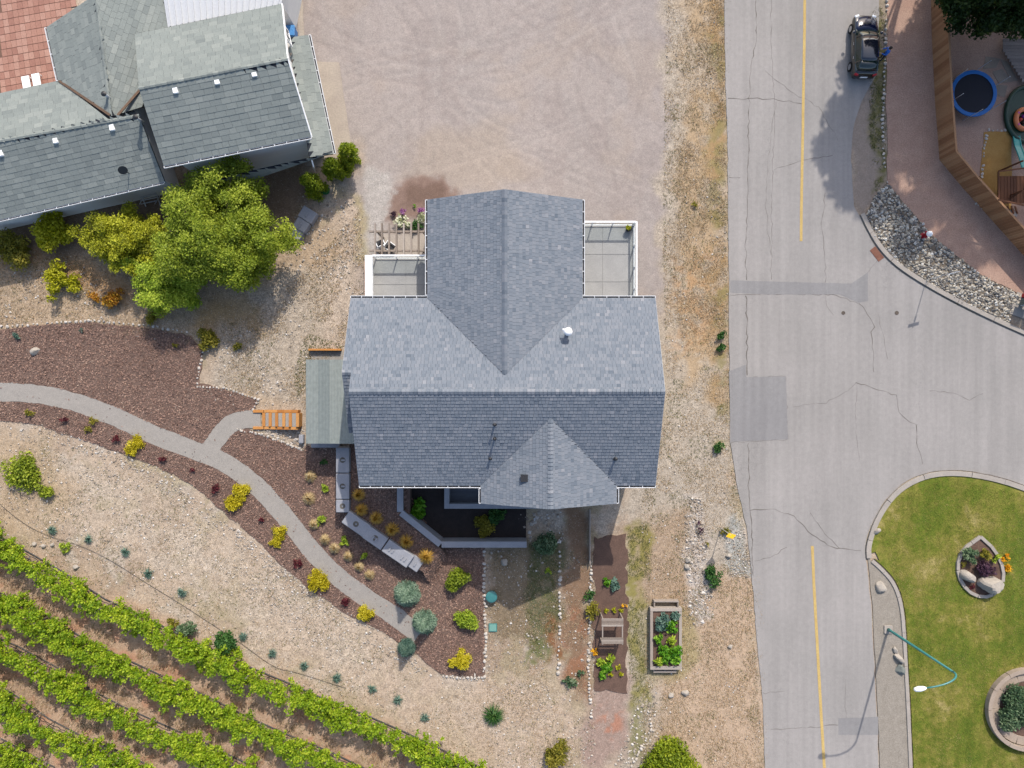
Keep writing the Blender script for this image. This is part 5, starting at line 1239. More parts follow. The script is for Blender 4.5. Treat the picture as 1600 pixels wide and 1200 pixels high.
# drip hose
M['hose'] = plain('black_drip_hose', (.02, .02, .022, 1), .6, .3)
m = MB(); hp = smooth_px([(-30, 760), (30, 815), (75, 838), (120, 850), (170, 873), (230, 912), (285, 945), (330, 975), (370, 1000), (430, 1045), (455, 1048), (540, 1075)]); m.tube([P(a, b, .03) for a, b in hp], .012, 6); tag(m.build('drip_hose', M['hose']), 'thin black drip hose snaking across the pale slope above the vines', 'hose')
# green garden cart bag by the cedars
q = P(507, 296, .4); m = MB(); m.lathe((q.x, q.y, 0), [(.28, 0), (.36, .3), (.33, .62), (.14, .75)], 12); tag(m.build('garden_sack', plain('green_canvas', C(30, 110, 62), .7, .2), None, smooth=True), 'dark green garden sack standing between the cedars', 'sack')
q = P(456, 52, .5); t = empty('recycling_bin', (q.x, q.y, 0), 'blue recycling bin against the white neighbour wall', 'bin'); m = MB(); m.box((q.x, q.y, .45), (.55, .6, .9), taper=1.15); m.build('body', plain('blue_plastic', C(60, 130, 200), .45, .4), t, bevel=.03); m = MB(); m.box((q.x, q.y, .93), (.68, .74, .06)); m.build('lid', plain('blue_lid_plastic', C(80, 150, 214), .45, .4), t, bevel=.02)
# folded sawhorse by the neighbour's eave
q = P(234, 310, .5); t = empty('clothes_airer', (q.x, q.y, 0), 'grey metal folding frame under the neighbour eave beside the trees', 'frame')
for k in range(5): a = k * .22 - .44; m = MB(); m.beam((q.x - .6, q.y + a, .6 + .05 * k), (q.x + .6, q.y + a + .25, .6 + .05 * k), .05, .05); m.build('bar', M['galv'], t)
for sx in (-.55, .55):
    for sg in (-1, 1): m = MB(); m.beam((q.x + sx, q.y - .45 * sg, 0), (q.x + sx, q.y + .5 * sg, .85), .05, .05); m.build('leg', M['galv'], t)

# ---- parked car
def car(px, py, rz, label):
    q = P(px, py); t = empty('parked_car', (q.x, q.y, .01), label, 'car', None, rz)
    n = N('dark_olive_car_paint'); n.b.inputs['Coat Weight'].default_value = 1; n.b.inputs['Coat Roughness'].default_value = .03; paint_ = n.fin((.007, .007, .008, 1), .25, .4, .0)
    n = N('black_gloss_paint'); n.b.inputs['Coat Weight'].default_value = 1; n.b.inputs['Coat Roughness'].default_value = .03; gloss = n.fin((.008, .009, .016, 1), .15, .5)
    gl = plain('car_glass', (.012, .022, .02, 1), .03, .8); rub = plain('tyre_rubber', (.015, .015, .015, 1), .9, .1); alloy = plain('alloy', (.5, .5, .52, 1), .3, .5, .8)
    S = [(2.27, .60, .30, .52), (2.22, .74, .24, .62), (2.05, .83, .2, .72), (1.75, .875, .2, .82), (1.3, .895, .2, .90), (.95, .90, .2, .96), (.3, .905, .2, .98), (-.6, .905, .2, 1.0), (-1.4, .90, .2, 1.02), (-1.9, .875, .2, 1.02), (-2.12, .83, .24, .98), (-2.2, .78, .28, .72), (-2.25, .70, .32, .5)]
    vs = []; fs = []; NP_ = 13
    for (y, w_, z0, z1) in S:
        h_ = z1 - z0
        prof = [(-w_ * .86, z0), (-w_ * .98, z0 + h_ * .16), (-w_, z0 + h_ * .45), (-w_ * .985, z0 + h_ * .74), (-w_ * .9, z0 + h_ * .94), (-w_ * .74, z1), (0, z1 + .03)]
        prof = prof + [(-a, b) for a, b in prof[:-1][::-1]]
        vs += [(a, y, b) for a, b in prof]
    for i in range(len(S) - 1):
        for k in range(NP_ - 1): a = i * NP_ + k; fs.append((a, a + 1, a + NP_ + 1, a + NP_))
        fs.append((i * NP_ + NP_ - 1, i * NP_, (i + 1) * NP_, (i + 1) * NP_ + NP_ - 1))
    fs += [tuple(range(NP_ - 1, -1, -1)), tuple((len(S) - 1) * NP_ + k for k in range(NP_))]
    m = MB(); m.add(vs, fs); bd = m.build('body', paint_, t, False, smooth=True); sbs = bd.modifiers.new('s', 'SUBSURF'); sbs.levels = 2; sbs.render_levels = 2
    def panel(name, pts, mat, parent=t, th=.02):
        """curved panel: rows of (y, z, half width)"""
        vs = []; nn_ = 9
        for (y, z, w_) in pts:
            for k in range(nn_): u_ = -1 + 2 * k / (nn_ - 1); vs.append((u_ * w_, y - .10 * u_ * u_ * (1 if y > -.5 else -1) * (abs(y + .5) / 1.5), z - .07 * abs(u_) ** 2.6))
        fs = [(i * nn_ + k, i * nn_ + k + 1, (i + 1) * nn_ + k + 1, (i + 1) * nn_ + k) for i in range(len(pts) - 1) for k in range(nn_ - 1)]
        if pts[0][0] > pts[-1][0]: fs = [f[::-1] for f in fs]
        m = MB(); m.add(vs, fs); o = m.build(name, mat, parent, False, smooth=True); s_ = o.modifiers.new('t', 'SOLIDIFY'); s_.thickness = th; s_.offset = -1; return o
    panel('hood', [(2.1, .775, .70), (1.8, .87, .76), (1.4, .945, .79), (1.02, 1.005, .80)], plain('hood_sky_reflection', (.006, .009, .03, 1), .12, .6))  # blue of the reflected sky is put into the hood colour
    panel('windshield', [(1.04, 1.0, .76), (.8, 1.17, .71), (.55, 1.33, .66), (.38, 1.42, .63)], gl)
    panel('roof', [(.37, 1.43, .63), (.0, 1.50, .645), (-.6, 1.52, .65), (-1.2, 1.48, .64), (-1.42, 1.45, .63)], gloss)
    panel('rear_window', [(-1.43, 1.44, .63), (-1.75, 1.28, .67), (-2.02, 1.08, .72)], gl)
    for s_ in (-1, 1):
        m = MB(); R0 = [(.95, .70, .98), (.38, .62, 1.37), (-.55, .64, 1.46), (-1.42, .62, 1.38), (-1.95, .70, 1.04)]; R1 = [(1.0, .80, .96), (.4, .84, .99), (-.55, .85, 1.01), (-1.42, .84, 1.03), (-1.97, .78, 1.02)]
        vs = [(s_ * b, a, c) for a, b, c in R0] + [(s_ * b, a, c) for a, b, c in R1] + [(s_ * .4, a, c - .1) for a, b, c in R0]
        f_ = [(k, k + 1, k + 6, k + 5) for k in range(4)]; f_ = f_ if s_ > 0 else [q_[::-1] for q_ in f_]; m.add(vs[:10], f_); o = m.build('side_window', gl, t, False); sl_ = o.modifiers.new('t', 'SOLIDIFY'); sl_.thickness = .02
        for yy in (.42, -.5, -1.4): m = MB(); m.beam((s_ * .86, yy, 1.0), (s_ * .635, yy, 1.44 - (.06 if yy != -.5 else 0)), .09, .03); m.build('pillar', gloss, t, False)
        m = MB(); m.lathe((s_ * 1.0, .8, .96), [(.04, 0), (.1, .03), (.11, .1), (.06, .15)], 10); m.build('mirror', gloss, t, False, smooth=True)
        m = MB(); m.beam((s_ * .86, .8, .99), (s_ * .97, .8, 1.02), .05, .04); m.build('mirror_arm', gloss, t, False)
        for yy in (.05, -.95): m = MB(); m.box((s_ * .905, yy, .86), (.03, .18, .03)); m.build('door_handle', alloy, t, False)
        m = MB(); m.box((s_ * .62, 2.15, .64), (.3, .16, .12), s_ * -.35); m.build('headlight', plain('headlight_glass', (.7, .72, .75, 1), .1, .6), t, False, bevel=.03)
        m = MB(); m.box((s_ * .66, -2.16, .84), (.28, .12, .18), s_ * .3); m.build('taillight', M['red'], t, False, bevel=.03)
        for yy in (1.38, -1.38):
            w = MB(); w.tube([(s_ * .74, yy, .33), (s_ * .92, yy, .33)], .33, 22); wo_ = w.build('wheel', rub, t, False); w = MB(); w.tube([(s_ * .90, yy, .33), (s_ * .928, yy, .33)], .21, 12); w.build('rim', alloy, wo_, False)
    m = MB(); m.box((0, -2.245, .6), (.5, .03, .13)); m.build('licence_plate', M['white'], t, False); m = MB(); m.box((0, 2.24, .45), (.9, .06, .12)); m.build('grille', M['black'], t, False); m = MB(); m.box((0, -2.2, .42), (1.3, .14, .14)); m.build('bumper', gloss, t, False, bevel=.04)
    m = MB(); m.box((0, 1.5, .955), (.5, .12, .035)); m.build('hood_scoop', M['black'], t, False, bevel=.012)
car(1344, 79, math.radians(-1.5), 'dark parked hatchback with black roof standing on the road shoulder')

# ---- person beside the car
def person(px, py, rz, label):
    q = P(px, py); t = empty('person', (q.x, q.y, .0), label, 'person', None, rz)
    J = [(0, 0, .95), (0, .02, 1.12), (0, .05, 1.3), (0, .07, 1.43), (0, .09, 1.52), (0, .12, 1.62), (0, .12, 1.72),
         (.1, 0, .9), (.11, .06, .5), (.11, .0, .09), (.11, .12, .05), (-.1, 0, .9), (-.11, -.02, .5), (-.12, -.1, .09), (-.12, .03, .05),
         (.19, .06, 1.4), (.27, .12, 1.14), (.2, .34, 1.02), (.18, .42, 1.0), (-.19, .06, 1.4), (-.27, .14, 1.15), (-.17, .36, 1.06), (-.15, .44, 1.05)]
    rr = [.14, .13, .15, .12, .06, .095, .085, .1, .065, .045, .04, .1, .065, .045, .04, .075, .052, .038, .036, .075, .052, .038, .036]
    E = [(0, 1), (1, 2), (2, 3), (3, 4), (4, 5), (5, 6), (0, 7), (7, 8), (8, 9), (9, 10), (0, 11), (11, 12), (12, 13), (13, 14), (3, 15), (15, 16), (16, 17), (17, 18), (3, 19), (19, 20), (20, 21), (21, 22)]
    me = bpy.data.meshes.new('body'); me.from_pydata(J, E, []); me.skin_vertices or None
    o = bpy.data.objects.new('body', me); link(o, t, False)
    md = o.modifiers.new('skin', 'SKIN'); md.use_smooth_shade = True
    if not me.skin_vertices: me.attributes
    for i, v in enumerate(me.skin_vertices[0].data): v.radius = (rr[i], rr[i]); v.use_root = (i == 0)
    sb = o.modifiers.new('sub', 'SUBSURF'); sb.levels = 1; sb.render_levels = 1
    n = N('clothes_and_skin'); sx = n.add('ShaderNodeSeparateXYZ'); n.link(n.add('ShaderNodeTexCoord').outputs['Object'], sx.inputs[0])
    c = n.ramp(n.math('DIVIDE', sx.outputs[2], 2.0), [(0, (.02, .02, .02, 1)), (.05, (.03, .035, .06, 1)), (.47, (.03, .12, .42, 1)), (.76, (.5, .32, .24, 1))]); n.t.nodes[-1].color_ramp.interpolation = 'CONSTANT'
    hnd = n.math('GREATER_THAN', sx.outputs[1], .37); c = n.mix(hnd, c, (.5, .32, .24, 1)); me.materials.append(n.fin(c, .8, .2))
    m = MB(); m.lathe((0, .10, 1.66), [(.105, -.06), (.115, 0), (.11, .07), (.08, .12), (.03, .145)], 12); m.build('hair', plain('dark_hair', (.03, .02, .015, 1), .7, .3), t, False, smooth=True)
    sk = plain('skin', (.5, .32, .24, 1), .6, .3)
    m = MB(); m.tube([(0, .2, 1.66), (0, .245, 1.635), (0, .215, 1.62)], [.012, .018, .012], 6); m.build('nose', sk, t, False)
    for s_ in (-1, 1):
        m = MB(); m.lathe((s_ * .035, .212, 1.668), [(.004, -.008), (.012, 0), (.004, .008)], 8); m.build('eye', M['black'], t, False)
        m = MB(); m.lathe((s_ * .098, .12, 1.63), [(.008, -.03), (.02, 0), (.008, .035)], 6); m.build('ear', sk, t, False)
        hx, hy, hz_ = (.18, .42, 1.0) if s_ > 0 else (-.15, .44, 1.05)
        for f_ in range(4): m = MB(); xx = hx + (f_ - 1.5) * .019; L_ = (.065, .08, .075, .06)[f_]; m.tube([(xx, hy + .02, hz_), (xx, hy + .02 + L_ * .6, hz_ + .005), (xx, hy + .02 + L_, hz_ - .02)], [.009, .0085, .007], 6); m.build('finger', sk, t, False)
        m = MB(); m.tube([(hx - s_ * .03, hy - .01, hz_), (hx - s_ * .055, hy + .03, hz_ - .005), (hx - s_ * .05, hy + .06, hz_ - .015)], [.011, .010, .008], 6); m.build('thumb', sk, t, False)
    m = MB(); m.box((0, .222, 1.585), (.045, .01, .008)); m.build('mouth', plain('lips', (.35, .14, .12, 1), .6, .3), t, False)
person(1374, 93, math.radians(75), 'person in blue jacket and dark trousers standing beside the parked car')

# ------------------------------------------------------------------ trees, shrubs, vines
M['bark'] = rough_mat('tree_bark', C(112, 92, 76), C(88, 72, 60), 5, 20)
LF = {
    'green': leaf_mat('bright_green_leaf', (86, 102, 20), (128, 144, 34), (172, 180, 62), 1.65),
    'lime': leaf_mat('lime_leaf', (132, 134, 8), (176, 176, 22), (206, 202, 60)),
    'lgreen': leaf_mat('fresh_green_leaf', (100, 124, 28), (142, 162, 42), (180, 190, 72), 1.75),
    'ygreen': leaf_mat('yellow_green_leaf', (108, 112, 16), (150, 152, 26), (186, 186, 54), 1.7),
    'dark': leaf_mat('dark_tree_leaf', (28, 46, 16), (50, 72, 28), (92, 106, 48)),
    'cedar': leaf_mat('cedar_leaf', (72, 92, 14), (120, 138, 22), (158, 166, 42), 1.55),
    'vine': leaf_mat('vine_leaf', (92, 124, 16), (138, 166, 26), (188, 200, 54), 1.35),
    'yellow': leaf_mat('golden_leaf', (146, 132, 10), (190, 176, 24), (218, 206, 72), 1.6),
    'orange': leaf_mat('rusty_leaf', (158, 92, 30), (190, 134, 38), (196, 164, 54)),
    'red': leaf_mat('burgundy_leaf', (66, 22, 30), (104, 38, 48), (132, 66, 66)),
    'purple': leaf_mat('purple_leaf', (56, 34, 52), (84, 56, 74), (116, 84, 100)),
    'violet': leaf_mat('violet_flower', (116, 52, 112), (164, 96, 158), (200, 150, 196)),
    'blue': leaf_mat('blue_green_needle', (88, 114, 94), (130, 156, 132), (176, 194, 170), 1.6),
    'teal': leaf_mat('teal_leaf', (60, 94, 82), (98, 130, 114), (140, 164, 146)),
    'tan': leaf_mat('tan_grass', (168, 138, 84), (206, 180, 130), (228, 210, 168)),
    'gold': leaf_mat('gold_grass', (164, 118, 34), (208, 162, 60), (230, 194, 104)),
    'olive': leaf_mat('olive_leaf', (96, 96, 24), (140, 134, 40), (176, 162, 66)),
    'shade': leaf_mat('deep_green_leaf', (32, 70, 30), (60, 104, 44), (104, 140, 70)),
    'white': leaf_mat('cream_leaf', (150, 158, 104), (206, 208, 170), (236, 236, 216)),
    'flower': leaf_mat('orange_yellow_flower', (220, 140, 6), (246, 184, 14), (250, 206, 60)),
    'veg': leaf_mat('vegetable_leaf', (52, 104, 12), (92, 150, 22), (146, 186, 56)),
    'juni': leaf_mat('juniper_leaf', (58, 86, 56), (96, 124, 86), (146, 160, 124)),
}
def clump_pts(cl, per, g, flat=.75, k=.5):
    """cl: (x, y, z, r) clumps -> leaf points and tints"""
    Pp = []; T = []
    for (cx, cy, cz, r) in cl:
        n = max(6, int(per * r * r)); d = sphere_pts(n, g, k); d[:, 2] *= flat
        Pp.append(np.array([cx, cy, cz]) + d * r); T.append(np.clip(.5 + g.normal(0, .16) + g.normal(0, .2, n), 0, 1))
    return np.concatenate(Pp), np.concatenate(T)
def crown_clumps(rx, ry, z0, z1, n, r0, r1, g, shell=.5, top=.6):
    """clumps spread through a lumpy crown volume"""
    out = []; zc_ = z0 + (z1 - z0) * .45
    for _ in range(n):
        d = sphere_pts(1, g, shell)[0]; r = g.uniform(r0, r1)
        a = math.atan2(d[1], d[0]); lump = 1 + .16 * math.sin(3 * a + n) + .12 * math.sin(5 * a + 1.3 * n)
        z = zc_ + d[2] * ((z1 - zc_) if d[2] > 0 else (zc_ - z0))
        out.append((d[0] * rx * lump, d[1] * ry * lump, z, r))
    return out
def tree(px, py, h_, rx, ry, mat, label, seed, n=60, z0=None, per=420, leaf=.13, name='broadleaf_tree', cat='tree', group=None, r0=.5, r1=1.0, trunk=.16, shell=.45, up=.9):
    g = np.random.default_rng(seed); q = P(px, py); t = empty(name, (q.x, q.y, 0), label, cat, group); z0 = h_ * .22 if z0 is None else z0
    cl = crown_clumps(rx, ry, z0, h_, n, r0, r1, g, shell)
    pts, T = clump_pts(cl, per, g, .7, .85); V, Fc, T = leaves(pts, leaf, seed, up, .6, T)
    obj_np('crown', V, Fc, LF[mat], T, t, False)
    m = MB(); tp = Vector((g.normal(0, .1) * rx, g.normal(0, .1) * ry, h_ * .55)); m.tube([(0, 0, -.05), (tp.x * .3, tp.y * .3, h_ * .25), tp], [trunk, trunk * .75, trunk * .35], 8)
    tr_ = m.build('trunk', M['bark'], t, False)
    for c in cl[::max(1, n // 9)]:
        m = MB(); b0 = Vector((tp.x * .3, tp.y * .3, h_ * g.uniform(.2, .42))); c_ = Vector(c[:3]); mid = b0.lerp(c_, .5) + Vector((0, 0, .2)); m.tube([b0, mid, c_], [trunk * .45, trunk * .28, trunk * .1], 6); m.build('limb', M['bark'], tr_, False)
    return t
def shrub(px, py, h_, r, mat, label, seed, n=12, per=900, leaf=.09, group=None, cat='shrub', name='garden_shrub', ry=None, rr=.42, z=0.0, up=.5, parent=None, mats=None):
    g = np.random.default_rng(seed); q = P(px, py, z + h_ * .5); ry = ry or r
    cl = crown_clumps(r * .72, ry * .72, h_ * .25, h_ * .85, n, r * rr * .7, r * rr * 1.25, g, .4)
    pts, T = clump_pts(cl, per, g); pts[:, 2] = np.maximum(pts[:, 2], .02); V, Fc, T = leaves(pts, leaf, seed, up, .55, T)
    o = obj_np(name, V, Fc, LF[mat], T); o.location = (q.x, q.y, z); tag(o, label, cat, group)
    m = MB(); m.tube([(0, 0, -.02), (0, 0, h_ * .5)], [.03, .015], 6); m.build('stem', M['bark'], o, False)
    return o
def tuft(px, py, h_, r, mat, label, seed, n=260, group=None, wd=.012, name='ornamental_grass', z=0.0):
    g = np.random.default_rng(seed); q = P(px, py, z); a = g.uniform(0, 6.28, n); l = r * np.sqrt(g.random(n)) * 1.0; bx_ = np.stack([np.cos(a), np.sin(a)], 1) * (r * .18 * g.random((n, 1)))
    tipx = bx_[:, 0] + np.cos(a) * l; tipy = bx_[:, 1] + np.sin(a) * l; hz = h_ * (1.05 - .65 * (l / r) ** 2) * g.uniform(.75, 1.1, n); q90 = a + 1.57
    b0 = np.stack([bx_[:, 0] + np.cos(q90) * wd, bx_[:, 1] + np.sin(q90) * wd, np.zeros(n)], 1); b1 = np.stack([bx_[:, 0] - np.cos(q90) * wd, bx_[:, 1] - np.sin(q90) * wd, np.zeros(n)], 1)
    mx = np.stack([bx_[:, 0] + np.cos(a) * l * .45, bx_[:, 1] + np.sin(a) * l * .45, hz], 1); m0 = mx + np.stack([np.cos(q90) * wd, np.sin(q90) * wd, 0 * a], 1); m1 = mx - np.stack([np.cos(q90) * wd, np.sin(q90) * wd, 0 * a], 1)
    tp = np.stack([tipx, tipy, np.maximum(hz * .75, .03)], 1); tp2 = tp + np.stack([np.cos(q90) * wd * .4, np.sin(q90) * wd * .4, 0 * a], 1)
    V = np.stack([b0, b1, m1, m0, tp, tp2], 1).reshape(-1, 3); k = np.arange(n)[:, None] * 6; Fc = np.concatenate([k + np.array([[0, 1, 2, 3]]), k + np.array([[3, 2, 4, 5]])]); t_ = g.random(n)
    o = obj_np(name, V, Fc, LF[mat], np.concatenate([t_, t_])); o.location = (q.x, q.y, z); return tag(o, label, 'ornamental grass' if name == 'ornamental_grass' else 'plant', group)

# broad trees by the neighbour
tree(374, 374, 5.6, 4.3, 4.1, 'green', 'largest broad green tree against the neighbour house', 1, 330, .9, 700, .075, trunk=.22, r0=.45, r1=.95, shell=.42)
tree(218, 383, 3.6, 2.8, 2.2, 'ygreen', 'yellowish green spreading tree between the lime shrub and the largest broad tree', 2, 150, .6, 800, .072, r0=.35, r1=.75)
tree(282, 446, 3.2, 2.8, 2.1, 'lgreen', 'fresh green small tree in front of the largest broad tree', 3, 150, .5, 800, .072, r0=.35, r1=.75)
shrub(80, 362, 2.0, 1.5, 'lime', 'golden lime shrub against the neighbour wall', 4, 22, 700, .11); shrub(22, 388, 1.6, 1.6, 'olive', 'dull olive shrub below the neighbour wall corner', 5, 16, 420, .1)
shrub(82, 440, 1.2, 1.15, 'lime', 'bright lime shrub on the dry slope, upright half of a pair', 6, 12, 480, .1, ry=1.6); shrub(112, 440, 1.0, .9, 'lime', 'bright lime shrub on the dry slope, spreading half of a pair', 7, 9, 480, .1)
shrub(176, 466, .8, 1.0, 'orange', 'rusty orange shrub on the slope above the mulch bed', 8, 12, 560, .09); shrub(150, 466, .6, .6, 'orange', 'small reddish brown shrub touching the rusty orange shrub', 9, 7, 500, .08)
shrub(242, 492, .6, .8, 'olive', 'olive tuft of shrub at the top edge of the mulch bed', 10, 9, 420, .09); shrub(325, 530, .7, .95, 'olive', 'dense olive yellow shrub at the corner of the largest mulch bed', 11, 14, 800, .08); shrub(371, 541, .5, .5, 'olive', 'small olive shrub alone on the stony slope', 12, 6, 700, .08)
shrub(32, 740, .6, 1.6, 'green', 'sprawling green shrub on the pale slope below the mulch strip', 13, 16, 420, .1, ry=1.1); shrub(66, 768, .5, .9, 'green', 'low green runner beside the sprawling green shrub', 14, 9, 420, .1, ry=.5)
# cedars
def cedar(px, py, h_, r, label, seed):
    g = np.random.default_rng(seed); q = P(px, py); t = empty('cedar_tree', (q.x, q.y, 0), label, 'tree', 'cedars beside the gravel lot')
    cl = []
    for _ in range(46):
        z = g.random() ** .8 * h_ * .93; f_ = (1 - (z / h_) ** 1.7) * (.55 + .45 * min(1, z / .5)); a = g.uniform(0, 6.28); rr_ = r * f_ * g.uniform(.55, .95); cl.append((math.cos(a) * rr_, math.sin(a) * rr_, z + .15, .24 + .12 * g.random()))
    pts, T = clump_pts(cl, 1500, g, 1.3); V, Fc, T = leaves(pts, .075, seed, .2, .5, T); obj_np('crown', V, Fc, LF['cedar'], T, t, False); m = MB(); m.tube([(0, 0, -.03), (0, 0, h_ * .8)], [.09, .03], 8); m.build('trunk', M['bark'], t, False)
cedar(497, 298, 2.9, 1.05, 'cedar nearest the broad tree and the concrete boxes', 1); cedar(530, 273, 2.8, .9, 'middle cedar of the row of three', 2); cedar(553, 252, 2.9, .95, 'cedar at the gravel lot end of the row of three', 3)
# tall trees of the right yard: one seen at the frame edge, the rest beyond it shade the yard
tree(1498, 34, 8.5, 4.1, 3.3, 'dark', 'dark dense tree overhanging the fence and the timber deck', 21, 150, 1.9, 520, .12, trunk=.24, r0=.6, r1=1.1)
tree(1584, 18, 8.5, 3.6, 3.0, 'dark', 'dark dense tree shading the timber deck', 22, 130, 2.0, 480, .12, trunk=.24, r0=.6, r1=1.1)
for i, (px, py, h_, rx, z0) in enumerate(((1446, -150, 21.5, 2.9, 10), (1530, -185, 25, 3.3, 8), (1600, -205, 28, 3.6, 8), (1690, -205, 28, 3.6, 8), (1775, -190, 26, 3.6, 8), (1850, -120, 24, 3.6, 8), (1560, -120, 15, 2.6, 5), (1660, -110, 17, 2.8, 6))):
    tree(px, py, h_, rx, rx, 'dark', 'tall dark tree beyond the back yard whose shade falls on the road and yard', 30 + i, 90 if rx > 2.5 else 60, z0, 260, .17, group='tall trees beyond the yard', r0=.7, r1=1.2, trunk=.28)
# mulch bed plants
GY = 'golden mounded shrub in the bark mulch strip, '
shrub(378, 768, .6, .78, 'yellow', 'bright golden shrub beside the path, larger of the touching pair', 41, 26, 1100, .055, rr=.36); shrub(364, 786, .55, .76, 'yellow', 'bright golden shrub beside the stony slope, of the touching pair', 42, 26, 1100, .055, rr=.36)
shrub(213, 692, .5, .62, 'yellow', 'golden shrub above its twin near the wide part of the path', 43, 22, 1100, .055, rr=.36); shrub(204, 704, .45, .55, 'yellow', 'small golden shrub below its twin near the wide part of the path', 44, 22, 1100, .055, rr=.36)
shrub(438, 833, .55, .7, 'yellow', 'golden shrub with a notch, next along the path below the touching pair', 45, 26, 1100, .055, rr=.36); shrub(432, 848, .42, .52, 'yellow', 'little golden shrub touching the notched one', 46, 22, 1100, .055, rr=.36)
shrub(497, 908, .65, .92, 'yellow', 'round gold shrub between the path and the stony slope', 47, 14, 1300, .06); shrub(571, 961, .6, .78, 'yellow', 'round yellow shrub near the lower path end', 48, 13, 1300, .06)
for i, (px, py, r) in enumerate(((44, 645, .45), (147, 658, .4), (137, 671, .36))): shrub(px, py, .35, r, 'olive', ['pale olive mound alone in the mulch strip far along the path', 'olive mound above its twin in the mulch strip', 'olive mound below its twin in the mulch strip'][i], 50 + i, 8, 900, .06)
RD = [(100, 655, .3), (180, 684, .32), (253, 716, .32), (300, 736, .26), (336, 763, .45), (408, 813, .3), (465, 880, .42), (541, 940, .45)]
for i, (px, py, r) in enumerate(RD): shrub(px, py, .4, r, 'red', 'dark burgundy shrub in the mulch strip below the garden path', 60 + i, 8, 1100, .06, group='burgundy shrubs in the mulch strip')
TN = [(486, 744, .46), (484, 778, .52), (492, 818, .42), (509, 842, .42), (524, 855, .45), (545, 868, .40), (562, 884, .40), (578, 897, .42)]
for i, (px, py, r) in enumerate(TN): tuft(px, py, .5, r, 'tan', 'straw coloured ornamental grass mound between the path and the concrete blocks', 70 + i, 320, 'tan grass mounds by the path')
GD = [(562, 772, .5), (566, 795, .5), (589, 808, .52), (614, 826, .55), (636, 845, .55), (667, 867, .6)]
for i, (px, py, r) in enumerate(GD): tuft(px, py, .75, r, 'gold', z=1.0, label='golden ornamental grass between the concrete blocks and the angled retaining wall', seed=80 + i, n=340, group='golden grasses behind the concrete blocks')
for i, (px, py, r) in enumerate(((507, 764, .36), (500, 814, .52), (539, 848, .4), (568, 868, .34))): shrub(px, py, .45, r, 'lgreen', 'small fresh green shrub among the straw grass mounds', 90 + i, 8, 1100, .07, group='green shrubs among the grass mounds')
shrub(505, 722, .4, .36, 'shade', 'small dark green shrub in the lean-to shade', 95, 7, 900, .07)
# blue spruces with drooping needles
def spruce(px, py, h_, r, label, seed, mat='blue'):
    g = np.random.default_rng(seed); q = P(px, py); t = empty('blue_conifer', (q.x, q.y, 0), label, 'conifer'); n = 4200; z = g.random(n) ** 1.3 * h_; a = np.floor(g.uniform(0, 22, n)) / 22 * 6.28 + g.normal(0, .1, n) + z * 2; rad = r * (1 - (z / h_) ** 1.2) * g.random(n) ** .5
    pts = np.stack([np.cos(a) * rad, np.sin(a) * rad, z * (1 - .25 * rad / r) + .1], 1); V, Fc, T = leaves(pts, .17, seed, .45, .13, np.clip(.5 + .25 * np.sin(np.floor(a * 3.5)) + g.normal(0, .2, n), 0, 1)); obj_np('crown', V, Fc, LF[mat], T, t, False)
    m = MB(); m.tube([(0, 0, -.02), (0, 0, h_ * .9)], [.06, .02], 6); m.build('trunk', M['bark'], t, False)
spruce(637, 926, 1.9, 1.0, 'blue green weeping conifer above the end of the path', 1); spruce(664, 970, 1.8, .92, 'blue green weeping conifer at the very end of the path', 2); spruce(636, 1010, 1.4, .65, 'small grey green conifer on the edge of the mulch by the slope', 3, 'teal')
shrub(713, 905, 1.1, .98, 'green', 'rounded green shrub in the mulch near the retaining wall', 101, 20, 1100, .08); shrub(729, 968, 1.0, .95, 'lgreen', 'rounded lime green shrub in the middle of the mulch corner', 102, 18, 1100, .08); shrub(718, 1029, .9, .82, 'yellow', 'rounded golden shrub in the corner of the mulch bed', 103, 16, 1100, .07)
shrub(24, 526, .35, .34, 'teal', 'small teal green mound in the largest mulch bed', 104, 7, 1000, .06); shrub(127, 516, .25, .22, 'teal', 'tiny teal green mound by the top stones of the largest mulch bed', 105, 6, 1000, .05); shrub(273, 540, .3, .3, 'olive', 'small olive mound in the largest mulch bed near its stepped end', 106, 6, 900, .06)
# shaded planting below the house
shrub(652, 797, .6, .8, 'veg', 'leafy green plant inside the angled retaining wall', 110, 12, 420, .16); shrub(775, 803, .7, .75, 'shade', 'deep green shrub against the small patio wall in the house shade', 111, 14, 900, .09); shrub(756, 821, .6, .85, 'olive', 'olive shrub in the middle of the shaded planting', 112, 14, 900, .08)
shrub(852, 850, 1.1, .95, 'juni', 'dark blue green shrub at the end of the retaining wall', 113, 22, 900, .09); shrub(858, 891, .3, .34, 'lgreen', 'small yellow green plant below the dark blue green shrub', 114, 7, 900, .07)
# kitchen garden
shrub(949, 909, .45, .4, 'veg', 'green plant of the leafy pair in the soil bed', 120, 8, 420, .13); shrub(962, 914, .45, .5, 'teal', 'blue green cabbage of the leafy pair in the soil bed', 121, 9, 420, .14)
for i, px in enumerate((948, 959.5, 971)): shrub(px, 953.5 + (1 if i == 0 else 0), .25, .24, 'lime', 'small round lime lettuce in the row above the garden stand', 122 + i, 6, 1200, .06, 'lettuces above the garden stand', 'lettuce', 'lettuce')
for i, (px, py, r) in enumerate(((938, 1034, .42), (948, 1042, .5), (956, 1030, .4), (940, 1054, .36))): shrub(px, py, .4, r, 'veg' if i % 2 else 'lgreen', ['fresh green vegetable at the white stone side of the patch below the garden stand', 'largest leafy vegetable in the patch below the garden stand', 'fresh green vegetable touching the garden stand foot in the patch below it', 'small green vegetable farthest from the garden stand in its patch'][i], 126 + i, 8, 560, .11, cat='vegetable', name='vegetable')
